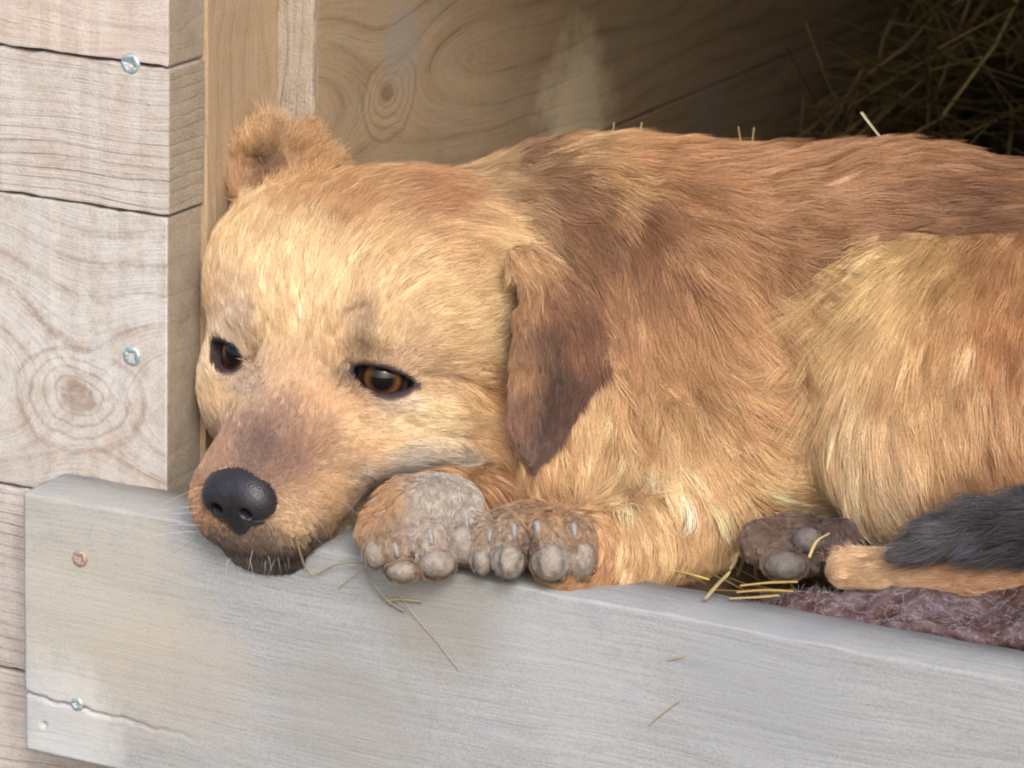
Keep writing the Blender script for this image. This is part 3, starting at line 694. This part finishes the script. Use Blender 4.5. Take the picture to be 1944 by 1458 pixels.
mc = mudcap(Vq.astype(np.float32))*(reg == NAMES.index('paw1'))
pad3 = np.where((reg == NAMES.index('hpaw'))[:, None], padc, lin((148, 139, 130))); skin = skin*(1-ish[:, None])+pad3*ish[:, None]
skin = skin*(1-mc[:, None])+lin((160, 150, 142))*mc[:, None]
pn = np.sin(Vq[:, 0]*.21+Vq[:, 2]*.1)*np.sin(Vq[:, 1]*.19+1.3)*np.sin(Vq[:, 2]*.15); skin = skin*(1+.22*pn*np.maximum(ish, mc))[:, None]
dog = empty('dog', tuple(pw((1250, 1110, -150))), 'tan brown dog lying in the kennel doorway with its chin on the sill', 'dog')
def world_of(q): return pw(np.stack([q[:, 0], -q[:, 1], q[:, 2]], -1))
bme = npmesh('body', world_of(Vq), DF, True); set_col(bme, skin)
g = NT('dog_skin'); at = g.n('VertexColor', layer_name='coat').outputs[0]; nn = g.noise(g.coords(), 700.0, 3, .6)
n3 = g.noise(g.coords(), 220.0, 4, .7)
M_SKIN = g.bsdf(g.mix(1.0, at, g.ramp(n3, [(.3, .7), (.55, 1.0), (.75, 1.12)]), 'MULTIPLY'), .75, g.bump(g.math('ADD', nn, g.math('MULTIPLY', n3, 1.5)), .6, .0012), .2)
body = link('body', bme, M_SKIN, dog)
print('body', round(time.time()-T_START, 1))

# ---- fur
def strands(name, roots, N0, drc, length, colr, parent, mat, npts=6, lift=.35, rad=.00012, clump=.5, csize=9.0, droop=True, wav=.12, seedoff=0, rgn=None, cv=1.0, smear=0.0):
    """roots/normals in design space -> hair curves that follow the coat over the surface"""
    n = len(roots); r_ = np.random.default_rng(100+seedoff)
    jit = r_.normal(size=(n, 3)).astype(np.float32)*wav
    d0 = drc+jit; d0 -= N0*(d0*N0).sum(1, keepdims=True); d0 /= np.linalg.norm(d0, axis=1, keepdims=True)+1e-6
    nc = max(8, int(n/csize)); ci = r_.choice(n, nc, replace=False); kd = kdtree.KDTree(nc)
    for a_, b_ in enumerate(ci): kd.insert(roots[b_].tolist(), a_)
    kd.balance(); own = np.array([kd.find(x)[1] for x in roots.tolist()]); lead = ci[own]
    ln_ = length*r_.uniform(.65, 1.15, n)*r_.uniform(.75, 1.25, nc)[own]; lf = lift*r_.uniform(.6, 1.4, n)*r_.uniform(.45, 1.6, nc)[own]
    P_ = np.zeros((n, npts, 3), np.float32); P_[:, 0] = roots - N0*2.0; p = roots.copy(); d = d0
    st = ln_/(npts-1)
    for k in range(1, npts):
        s_ = k/(npts-1)
        up = lf*(1-s_)**1.0
        p = p + (d + N0*up[:, None])*st[:, None]/np.sqrt(1+up**2)[:, None]
        if droop:
            v_, g2 = sample(p); tgt = 2+ln_*lf*.38*(s_**.8)
            p = p + g2*((tgt-v_)*.6)[:, None]
            d = d - g2*(d*g2).sum(1, keepdims=True)*.9; d /= np.linalg.norm(d, axis=1, keepdims=True)+1e-6
        P_[:, k] = p
    if clump > 0:
        s_ = (np.arange(npts)/(npts-1))[None, :, None]
        off = (P_[lead]-roots[lead][:, None])*(ln_/np.maximum(ln_[lead], 1))[:, None, None] + roots[lead][:, None]
        cs = clump*np.random.default_rng(5+seedoff).uniform(.3, 1.0, nc)[own][:, None, None]
        P_ = P_*(1-cs*s_**1.3)+off*cs*s_**1.3
        if rgn is not None and smear > 0:
            sh = np.random.default_rng(13+seedoff).normal(size=nc)[own]*smear + r_.normal(size=n)*smear*.35
            colr = coat((roots+drc*sh[:, None]).astype(np.float32), rgn)[2]
        cvar = np.random.default_rng(9+seedoff).normal(size=nc)[own]
        colr = colr*np.exp(cvar[:, None]*np.array([.15, .18, .21])*cv*np.clip(length/45, .45, 1.0)[:, None])
    colr = colr*np.exp(r_.normal(size=n)*np.clip(length/350, .07, .15))[:, None]
    W_ = pw(np.stack([P_[..., 0], -P_[..., 1], P_[..., 2]], -1)).astype(np.float32)
    cu = bpy.data.hair_curves.new(name); cu.add_curves([npts]*n)
    cu.attributes['position'].data.foreach_set('vector', W_.ravel()) if 'position' in cu.attributes else cu.position_data.foreach_set('vector', W_.ravel())
    rr = cu.attributes.get('radius') or cu.attributes.new('radius', 'FLOAT', 'POINT')
    s_ = np.arange(npts)/(npts-1); prof_ = rad*(1-.85*s_**1.6)
    rr.data.foreach_set('value', np.tile(prof_, n).astype(np.float32))
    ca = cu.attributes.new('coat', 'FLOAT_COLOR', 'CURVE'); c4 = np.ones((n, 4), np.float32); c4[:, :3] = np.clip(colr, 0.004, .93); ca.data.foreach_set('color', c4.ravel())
    o = link(name, cu, mat, parent); return o
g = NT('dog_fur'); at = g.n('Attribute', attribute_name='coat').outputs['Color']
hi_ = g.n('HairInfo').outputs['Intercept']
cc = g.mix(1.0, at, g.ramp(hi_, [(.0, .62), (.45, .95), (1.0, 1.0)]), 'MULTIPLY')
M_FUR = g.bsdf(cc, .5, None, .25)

vq = Vq.astype(np.float32)
tri = np.concatenate([DF[:, [0, 1, 2]], DF[:, [0, 2, 3]]])
a_, b_, c_ = vq[tri[:, 0]], vq[tri[:, 1]], vq[tri[:, 2]]
cr = np.cross(b_-a_, c_-a_); area = np.linalg.norm(cr, axis=1)*.5; nrm = cr/(2*area[:, None]+1e-9)
cen = (a_+b_+c_)/3; face = nrm[:, 2]
rg = reg[tri[:, 0]]
dens = np.array([{'head': .17, 'earl': .16, 'earr': .16, 'body': .085, 'thigh': .085, 'hind': .12, 'hpaw': .16, 'tail': .12, 'paw1': .15, 'paw2': .15}[x] for x in NAMES])[rg]
shortb = ln[tri[:, 0]]; dens = dens*np.clip(60/np.maximum(shortb, 14), .8, 2.2)**.7
dens = dens*np.where(face < -.35, 0, 1)*np.where((cen[:, 0] > 2440), 0, 1)*np.where(-cen[:, 1] > 1180, 0, 1)
FDENS = .8
wgt = area*dens*FDENS; NT_ = int(wgt.sum())
pick = np.random.default_rng(3).choice(len(tri), NT_, p=wgt/wgt.sum())
uv = np.random.default_rng(4).random((NT_, 2)).astype(np.float32); fl = uv.sum(1) > 1; uv[fl] = 1-uv[fl]
R0 = a_[pick]*(1-uv.sum(1))[:, None]+b_[pick]*uv[:, :1]+c_[pick]*uv[:, 1:]
_, N0 = sample(R0); RG = rg[pick]
keep = bald(R0) < np.random.default_rng(8).random(NT_)
R0, N0, RG = R0[keep], N0[keep].astype(np.float32), RG[keep]
DR, LN, CL = coat(R0, RG)
ndist = ell(q2h(R0), (476, -119, 0), (54, 61, 67)); LN = LN*np.where(RG == 0, np.clip(ndist/26, .55, 1), 1.0)
print('roots', len(R0), round(time.time()-T_START, 1))
isb = np.isin(RG, [NAMES.index(x) for x in ('body', 'thigh', 'tail')])
def furgroup(names, **kw):
    k = np.isin(RG, [NAMES.index(x) for x in names]); lk = kw.pop('lk', 1.0)
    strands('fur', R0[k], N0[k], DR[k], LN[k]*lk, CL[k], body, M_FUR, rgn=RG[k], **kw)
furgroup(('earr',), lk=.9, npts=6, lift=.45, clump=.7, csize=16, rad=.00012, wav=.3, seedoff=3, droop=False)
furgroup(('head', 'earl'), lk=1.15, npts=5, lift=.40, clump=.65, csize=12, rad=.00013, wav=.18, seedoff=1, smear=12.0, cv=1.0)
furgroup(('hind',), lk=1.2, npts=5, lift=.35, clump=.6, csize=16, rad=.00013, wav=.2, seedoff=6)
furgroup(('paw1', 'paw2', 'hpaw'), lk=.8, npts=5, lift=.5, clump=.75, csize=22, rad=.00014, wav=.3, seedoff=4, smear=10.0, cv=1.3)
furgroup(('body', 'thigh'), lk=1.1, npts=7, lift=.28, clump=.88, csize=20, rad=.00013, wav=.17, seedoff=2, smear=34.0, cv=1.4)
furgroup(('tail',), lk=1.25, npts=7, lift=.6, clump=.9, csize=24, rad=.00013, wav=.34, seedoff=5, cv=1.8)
print('fur', round(time.time()-T_START, 1))

# ---- nose leather, fine grid of its own
def g_nose(l):
    F, U, L = (l[..., 0]-474)/.96+470, (l[..., 1]+118)/.95-100, l[..., 2]/.96; al = np.abs(L); m = np.stack([F, U, al], -1)
    d = ell(m, (470, -84, 0), (52, 48, 62))
    d = smin(d, ell(m, (484, -102, 32), (42, 42, 42)), 26)          # wings
    d = smin(d, ell(m, (474, -142, 0), (38, 34, 26)), 22)           # foot of the septum
    d = smax(d, -cone(m, (540, -112, 26), (492, -104, 34), 12, 12), 9)   # nostrils
    d = smax(d, -cone(m, (518, -124, 42), (478, -124, 74), 5, 6), 9)     # slit at the side
    d = smax(d, -cone(m, (534, -98, 0), (520, -170, 0), 2.0, 3.0), 8)    # midline groove
    return d
hN = 2.2; on = np.array([380., -235., -110.]); dn = np.array([180, 220, 220])/hN
gg = np.stack(np.meshgrid(*[np.arange(int(dn[i]))*hN+on[i] for i in range(3)], indexing='ij'), -1).astype(np.float32)
Dn = g_nose(gg.reshape(-1, 3)).reshape(gg.shape[:3]); nV, nF = nets(Dn, on, hN)
nQ = nV@HM.T+HT
if np.linalg.det(HM) < 0: nF = nF[:, ::-1]
nme = npmesh('nose', world_of(nQ), nF, True)
g = NT('nose_leather'); P = g.coords(); vr = g.n('TexVoronoi'); vr.inputs['Scale'].default_value = 900.0; g.put(vr.inputs['Vector'], P)
nn = g.noise(P, 250.0, 3, .6)
M_NOSE = g.bsdf(g.mix(nn, lc(28, 28, 33), lc(50, 48, 56)), .42, g.bump(vr.outputs['Distance'], .3, .0006), .45)
link('nose', nme, M_NOSE, dog)

# ---- eyes
g = NT('dog_eye'); P = g.coords(); s_ = g.sep(P)
rr = g.math('DIVIDE', g.math('SQRT', g.math('ADD', g.math('MULTIPLY', s_[0], s_[0]), g.math('MULTIPLY', s_[1], s_[1]))), ER*HS*S)
ang = g.noise(g.vmath('NORMALIZE', g.comb(s_[0], s_[1], 0.0)), 6.0, 3, .6)
c = g.ramp(rr, [(.0, lc(8, 7, 8)), (.34, lc(8, 7, 8)), (.40, lc(44, 28, 18)), (.58, lc(112, 76, 46)), (.70, lc(48, 34, 26)), (.76, lc(40, 34, 36)), (.9, lc(90, 80, 80))])
c = g.mix(g.math('MULTIPLY', ang, .45), c, lc(30, 20, 16))
M_EYE = g.bsdf(c, .04, None, .45)
for i, e in enumerate(EYES):
    c0 = h2q(e[0]); nQ = HM@e[1]; nQ /= np.linalg.norm(nQ)
    # gaze a little down and to the left of the picture
    gz_ = nQ*.75 + np.array([-.12, -.22, .62])*.55; gz_ /= np.linalg.norm(gz_)
    bm = bmesh.new(); bmesh.ops.create_uvsphere(bm, u_segments=48, v_segments=32, radius=ER*HS*S)
    for v in bm.verts:
        ax = v.co.z/(ER*HS*S)
        if ax > .8: v.co.z += (ax-.8)**1.5*.12*ER*HS*S*5*.3        # cornea
        elif ax < -.2: v.co *= .97
    me = bpy.data.meshes.new('eye'); bm.to_mesh(me); bm.free()
    for p in me.polygons: p.use_smooth = True
    ctr = pw((c0[0], -c0[1], c0[2])); dw = CR*gz_[0]+CU*gz_[1]-CF*gz_[2]
    o = link('eye', me, M_EYE, dog); o.location = Vector(ctr)-dog.location; o.rotation_euler = Vector(dw).to_track_quat('Z', 'Y').to_euler()

# ---- claws
g = NT('claw_horn'); nn = g.noise(g.coords(), 500.0, 3, .6)
M_CLAW = g.bsdf(g.mix(nn, lc(104, 100, 100), lc(150, 146, 144)), .4, g.bump(nn, .3, .0004), .4)
def claw(a, b, ra):
    a_ = np.array([a[0], -a[1], a[2]], float); b_ = np.array([b[0], -b[1], b[2]], float); bm = bmesh.new(); n = 12; prev = None
    ax = (b_-a_)/np.linalg.norm(b_-a_); u_ = np.cross(ax, (0, 1, .3)); u_ /= np.linalg.norm(u_); v_ = np.cross(ax, u_)
    for k in range(6):
        t = k/5; c0 = a_+(b_-a_)*t + np.array([0, -1, 0])*(t*t*ra*.9); r = ra*(1-t**2.2*.6)
        ring = [bm.verts.new(pw((lambda q: (q[0], -q[1], q[2]))(c0+u_*math.cos(2*math.pi*i/n)*r+v_*math.sin(2*math.pi*i/n)*r*1.15))) for i in range(n)]
        if prev:
            for i in range(n): bm.faces.new((prev[i], prev[(i+1) % n], ring[(i+1) % n], ring[i]))
        prev = ring
    bm.faces.new(prev); bmesh.ops.recalc_face_normals(bm, faces=bm.faces)
    me = bpy.data.meshes.new('claw'); bm.to_mesh(me); bm.free()
    for p in me.polygons: p.use_smooth = True
    link('claw', me, M_CLAW, dog)
def surf_w(px, py):
    ws = np.arange(290, -700, -2.0); v, _ = sample(np.stack([np.full(len(ws), px), np.full(len(ws), -py), ws], -1)); k = np.flatnonzero(v < 0)
    return ws[k[0]] if len(k) else 0.0
for (x, y, dx, r) in ((930, 1016, -3, 7), (976, 1008, 2, 8), (1021, 1004, 4, 9), (1090, 1008, 5, 9), (752, 1044, 8, 8), (818, 1022, 6, 8), (886, 996, 4, 7)):
    w0 = surf_w(x, y); claw((x-dx*.5, y-10, w0-4), (x+dx*.5, y+7, w0+5), r)
print('dog', round(time.time()-T_START, 1))
# ------------------------------------------------------------------ hay, bedding, blanket, loose straws
g = NT('dry_straw'); P = g.coords(); nn = g.noise(P, 120.0, 3, .6); rd = g.rand()
at = g.n('VertexColor', layer_name='coat').outputs[0]
M_STRAW = g.bsdf(g.mix(g.math('MULTIPLY', nn, .6), at, lc(120, 100, 66)), .6, g.bump(nn, .3, .0005), .3)
STRAWC = [(206, 182, 120), (186, 164, 108), (160, 140, 98), (216, 196, 130), (140, 124, 92)]
def stalk(pts, r, flat=.55, n=6):
    """one bent hollow-looking stalk through world points"""
    pts = [np.asarray(p, float) for p in pts]; V, F = [], []
    for i, p in enumerate(pts):
        a = pts[max(i-1, 0)]; b = pts[min(i+1, len(pts)-1)]; t = (b-a)/(np.linalg.norm(b-a)+1e-9)
        u = np.cross(t, (.2, .3, 1.0)); u /= np.linalg.norm(u)+1e-9; v = np.cross(t, u)
        for k in range(n):
            an = 2*math.pi*k/n; V.append(p+u*math.cos(an)*r+v*math.sin(an)*r*flat)
    m_ = len(pts)
    for i in range(m_-1):
        for k in range(n): F.append((i*n+k, i*n+(k+1) % n, (i+1)*n+(k+1) % n, (i+1)*n+k))
    return V, F
def straw_heap(name, label, cat, spots, parent_kind='stuff'):
    V, F, C = [], [], []
    rr = random.Random(21)
    for (p, d, ln_, r) in spots:
        n0 = len(V); bend = np.array([rr.uniform(-1, 1), rr.uniform(-1, 1), rr.uniform(-.6, .6)])*ln_*.06
        v, f = stalk([p-d*ln_/2, p+bend, p+d*ln_/2], r, .45, 4); V += v; F += [tuple(x+n0 for x in q) for q in f]
        c = lin(rr.choice(STRAWC))*rr.uniform(.15, .5); C += [c]*len(v)  # straw tones darkened to stand in for the shade inside the kennel
    me = npmesh(name, V, F, False); set_col(me, np.array(C)); o = link(name, me, M_STRAW)
    o['label'] = label; o['category'] = cat; o['kind'] = parent_kind; return o
def ss(a, b, x): t = np.clip((x-a)/(b-a), 0, 1); return t*t*(3-2*t)
rs = np.random.default_rng(31); sp = []
def heap(x, y): return -.013 + .23*ss(.42, .68, y)*ss(-.13, .06, x) + .02*math.sin(x*40)*math.cos(y*33)
while len(sp) < 3400:
    x, y = rs.uniform(-.11, .56), rs.uniform(.36, .93)
    z = heap(x, y); 
    if z < .0 and rs.random() < .8: continue
    d = rs.normal(size=3)*np.array([1, 1, .55]); d /= np.linalg.norm(d)
    sp.append((np.array([x, y, z+rs.uniform(-.03, .012)]), d, rs.uniform(.04, .16), rs.uniform(.0006, .0015)))
straw_heap('hay_heap', 'shade-darkened heap of loose hay in the back of the kennel', 'hay', sp)
sp = []
for _ in range(900):
    x, y = rs.uniform(-.10, .55), rs.uniform(.02, .40); a = rs.uniform(0, math.pi); d = np.array([math.cos(a), math.sin(a), rs.normal()*.12])
    sp.append((np.array([x, y, rs.uniform(-.012, -.004)]), d/np.linalg.norm(d), rs.uniform(.02, .08), rs.uniform(.0006, .0014)))
straw_heap('straw_bedding', 'flattened straw bedding on the kennel floor under the dog', 'straw', sp)

def straw(pts, r, col, label, flat=.55):
    P4 = [2*np.asarray(pts[0])-np.asarray(pts[1])]+[np.asarray(q) for q in pts]+[2*np.asarray(pts[-1])-np.asarray(pts[-2])]; fine = []
    for i in range(1, len(P4)-2):
        for t in np.linspace(0, 1, 6)[:-1]:
            a, b, c, d = P4[i-1:i+3]; fine.append(.5*((2*b)+(c-a)*t+(2*a-5*b+4*c-d)*t*t+(3*b-a-3*c+d)*t**3))
    fine.append(P4[-2]); V, F = stalk(fine, r, flat, 8); me = npmesh('straw', V, F, True); set_col(me, np.tile(lin(col), (len(V), 1)))
    base = np.mean(np.array(V), 0); me.transform(Matrix.Translation(-Vector(base)))
    o = link('straw', me, M_STRAW); o.location = Vector(base); o['label'] = label; o['category'] = 'straw'; o['group'] = 'loose straws around the dog'
def fr(px, py, lift=.0015): return onplane(px, py, 1, -TB-lift)      # against the board's front
def tp(px, py, z=.002): return onplane(px, py, 2, z)                 # lying at height z
straw([tp(560, 1020, .012), fr(588, 1088, .004), fr(640, 1072, .006), fr(690, 1066, .010), fr(720, 1075, .014)], .0007, (176, 166, 136), 'bent pale straw lying from under the chin to the left paw')
straw([fr(640, 1116, .003), fr(668, 1094, .004), fr(698, 1076, .010)], .0006, (206, 200, 188), 'thin whitish stalk below the bent straw beside the muddy paw')
straw([fr(690, 1078, .010), fr(712, 1112, .006), fr(738, 1142, .003), fr(768, 1160, .002)], .0010, (162, 154, 138), 'thick greyish straw hanging over the sill under the muddy paw')
straw([fr(752, 1120, .006), fr(790, 1172, .002), fr(828, 1216, .0012), fr(872, 1272, .001)], .0004, (180, 174, 160), 'long fine straw running down the board below the muddy paw')
straw([fr(735, 1140, .004), fr(762, 1138, .003), fr(800, 1142, .003)], .0008, (190, 178, 126), 'short yellowish straw across the hanging straw')
straw([fr(1232, 1378, .0006), fr(1262, 1352, .0008), fr(1290, 1332, .0006)], .0004, (170, 148, 120), 'thin straw stuck low on the front of the board')
straw([fr(1268, 1254, .0006), fr(1285, 1250, .001), fr(1300, 1246, .0006)], .0005, (196, 172, 120), 'tiny straw bit on the front of the board')
straw([tp(1285, 1085, .002), tp(1318, 1092, .004), tp(1346, 1100, .003)], .0019, (214, 196, 112), 'bright yellow flat straw between the elbow and the hind paw', .3)
straw([tp(1338, 1138, .003), tp(1362, 1110, .007), tp(1385, 1085, .010), tp(1400, 1050, .022)], .0010, (176, 160, 120), 'pale straw leaning up beside the hind paw')
straw([tp(1405, 1112, .004), tp(1460, 1106, .006), tp(1512, 1104, .004)], .0014, (184, 156, 96), 'golden straw lying flat before the hind paw, topmost of three', .4)
straw([tp(1398, 1124, .003), tp(1450, 1120, .004), tp(1505, 1122, .003)], .0015, (168, 140, 84), 'golden straw lying flat before the hind paw, middle of three', .4)
straw([tp(1385, 1136, .002), tp(1430, 1134, .003), tp(1478, 1130, .002)], .0013, (178, 160, 112), 'golden straw lying flat before the hind paw, lowest of three', .4)
straw([tp(1536, 1058, .03), tp(1550, 1028, .036), tp(1575, 1012, .04)], .0008, (200, 176, 120), 'thin straw sticking over the hind paw pads')
straw([tp(1590, 1094, .006), tp(1640, 1096, .008), tp(1672, 1098, .006)], .0009, (206, 196, 160), 'pale straw lying along the hind leg on the blanket')
straw([tp(1786, 1108, .010), tp(1806, 1088, .014), tp(1828, 1062, .020)], .0017, (200, 184, 110), 'yellowish straw poking out below the dark tail', .4)
for (x, y0, y1, dx, r, lb) in ((1160, 262, 232, 6, .0007, 'upright straw behind the back near the pale mark on the side board'), (1205, 262, 232, 14, .0007, 'short leaning straw right of the upright one behind the back'),
                            (1410, 258, 240, -8, .0008, 'left of two short straws behind the middle of the back'), (1424, 262, 242, 8, .0007, 'right of two short straws behind the middle of the back')):
    a = np.array(pw((x, y0+40, -680))); b = np.array(pw((x+dx, y1, -690))); straw([a, (a+b)/2, b], r, (150, 132, 90), lb)
a, m_, b = pw((1636, 214, -600)), pw((1655, 240, -590)), pw((1690, 285, -585)); straw([a, m_, b], .0021, (226, 216, 190), 'broad whitish straw sticking up behind the rump', .35)

# blanket: folded fuzzy felt behind the sill
g = NT('fuzzy_felt'); P = g.coords(); n1 = g.noise(P, 45.0, 4, .65); n2 = g.noise(P, 260.0, 4, .7)
c = g.mix(g.ramp(n1, [(.4, 0.0), (.62, 1.0)]), lc(72, 46, 40), lc(98, 82, 88)); c = g.mix(g.ramp(n2, [(.5, 0.0), (.75, .7)]), c, lc(150, 142, 150))
M_FELT = g.bsdf(c, .62, g.bump(n1, .9, .006), .4)
nx, ny = 150, 50
u = np.linspace(0, 1, nx); v = np.linspace(0, 1, ny); U_, V_ = np.meshgrid(u, v, indexing='ij')
X_ = .187 + .36*U_; Y0 = .003 + .009*ss(.1, .6, U_); Y_ = Y0 + (.16)*V_*ss(-.12, .25, U_)
Z_ = -.010 + .012*ss(0, .12, U_)*ss(-.15, .2, V_) + .0028*np.sin(X_*95+Y_*60) + .0022*np.sin(X_*47-Y_*140+1) + .0016*np.sin(X_*240+Y_*190)*np.sin(X_*90-Y_*300)
Z_ -= .009*ss(.75, 1.0, V_)
top = np.stack([X_, Y_, Z_], -1).reshape(-1, 3); top[:, 2] += (.009*ss(.1, .45, U_)).ravel(); bot = top-np.array([0, -.0006, .009]); idx = np.arange(nx*ny).reshape(nx, ny); nb = nx*ny
Fq = [np.stack([idx[:-1, :-1], idx[1:, :-1], idx[1:, 1:], idx[:-1, 1:]], -1).reshape(-1, 4)]
Fq.append(Fq[0][:, ::-1]+nb)
for e in (idx[:, 0], idx[-1, :], idx[::-1, -1], idx[0, ::-1]): Fq.append(np.stack([e[:-1], e[:-1]+nb, e[1:]+nb, e[1:]], -1))
bme2 = npmesh('blanket', np.concatenate([top, bot]), np.concatenate(Fq), True)
blk = link('blanket', bme2, M_FELT); blk['label'] = 'fuzzy purple brown felt blanket behind the sill under the tail'; blk['category'] = 'blanket'
nf = 1200; r2 = np.random.default_rng(77); iu = r2.uniform(0, .6, nf); iv = r2.uniform(0, .75, nf)**1.3
pi_ = top.reshape(nx, ny, 3)[(iu*(nx-1)).astype(int), (iv*(ny-1)).astype(int)] + r2.normal(size=(nf, 3))*.0012*np.array([1, 1, .1])
dd = r2.normal(size=(nf, 3))*np.array([1, 1, .35]); dd[:, 2] = np.abs(dd[:, 2]); dd /= np.linalg.norm(dd, axis=1, keepdims=True)
L_ = r2.uniform(.002, .008, nf)[:, None]; bn = r2.normal(size=(nf, 3))*.0012
cp = np.stack([pi_, pi_+dd*L_*.5+bn, pi_+dd*L_], 1).astype(np.float32)
cu = bpy.data.hair_curves.new('fuzz'); cu.add_curves([3]*nf); cu.attributes['position'].data.foreach_set('vector', cp.ravel())
ra = cu.attributes.get('radius') or cu.attributes.new('radius', 'FLOAT', 'POINT'); ra.data.foreach_set('value', np.full(nf*3, .00005, np.float32))
g = NT('felt_fuzz'); M_FUZZ = g.bsdf(lc(168, 158, 166), .8, None, .1)
link('fuzz', cu, M_FUZZ, blk)

# whiskers on the dog's lips and chin
def wh(px, py, w, dx, dy, dw, ln_, sag=.12):
    a = np.array([px, py, w], float); d = np.array([dx, dy, dw], float); d /= np.linalg.norm(d)
    return [pw(a+d*ln_*t+np.array([0, ln_*sag*t*t, 0])) for t in (0, .25, .5, .75, 1.0)]
W_ = []; rw = random.Random(5)
for k in range(9): W_.append(wh(378+rw.uniform(-4, 6), 925+k*12, 20, -1, rw.uniform(-.15, .55), rw.uniform(-.1, .3), rw.uniform(50, 110)))
for k in range(4): W_.append(wh(600+rw.uniform(-40, 60), 930+rw.uniform(0, 70), 20, .6, rw.uniform(.2, .9), .4, rw.uniform(40, 90)))
for k in range(20): W_.append(wh(432+k*6, 1056+rw.uniform(-14, 10), -20, rw.uniform(-.6, .4), 1, rw.uniform(.1, .6), rw.uniform(16, 44)))
cp = np.array(W_, np.float32); n = len(cp)
cu = bpy.data.hair_curves.new('whiskers'); cu.add_curves([5]*n); cu.attributes['position'].data.foreach_set('vector', cp.ravel())
ra = cu.attributes.get('radius') or cu.attributes.new('radius', 'FLOAT', 'POINT'); ra.data.foreach_set('value', np.tile(np.array([.00009, .00008, .00006, .00004, .00002], np.float32), n))
g = NT('whisker_hair'); hr = g.n('HairInfo').outputs['Random']
M_WH = g.bsdf(g.ramp(hr, [(.45, lc(60, 56, 56)), (.6, lc(190, 188, 186))]), .5, None, .3)
link('whiskers', cu, M_WH, dog)
print('all', round(time.time()-T_START, 1))
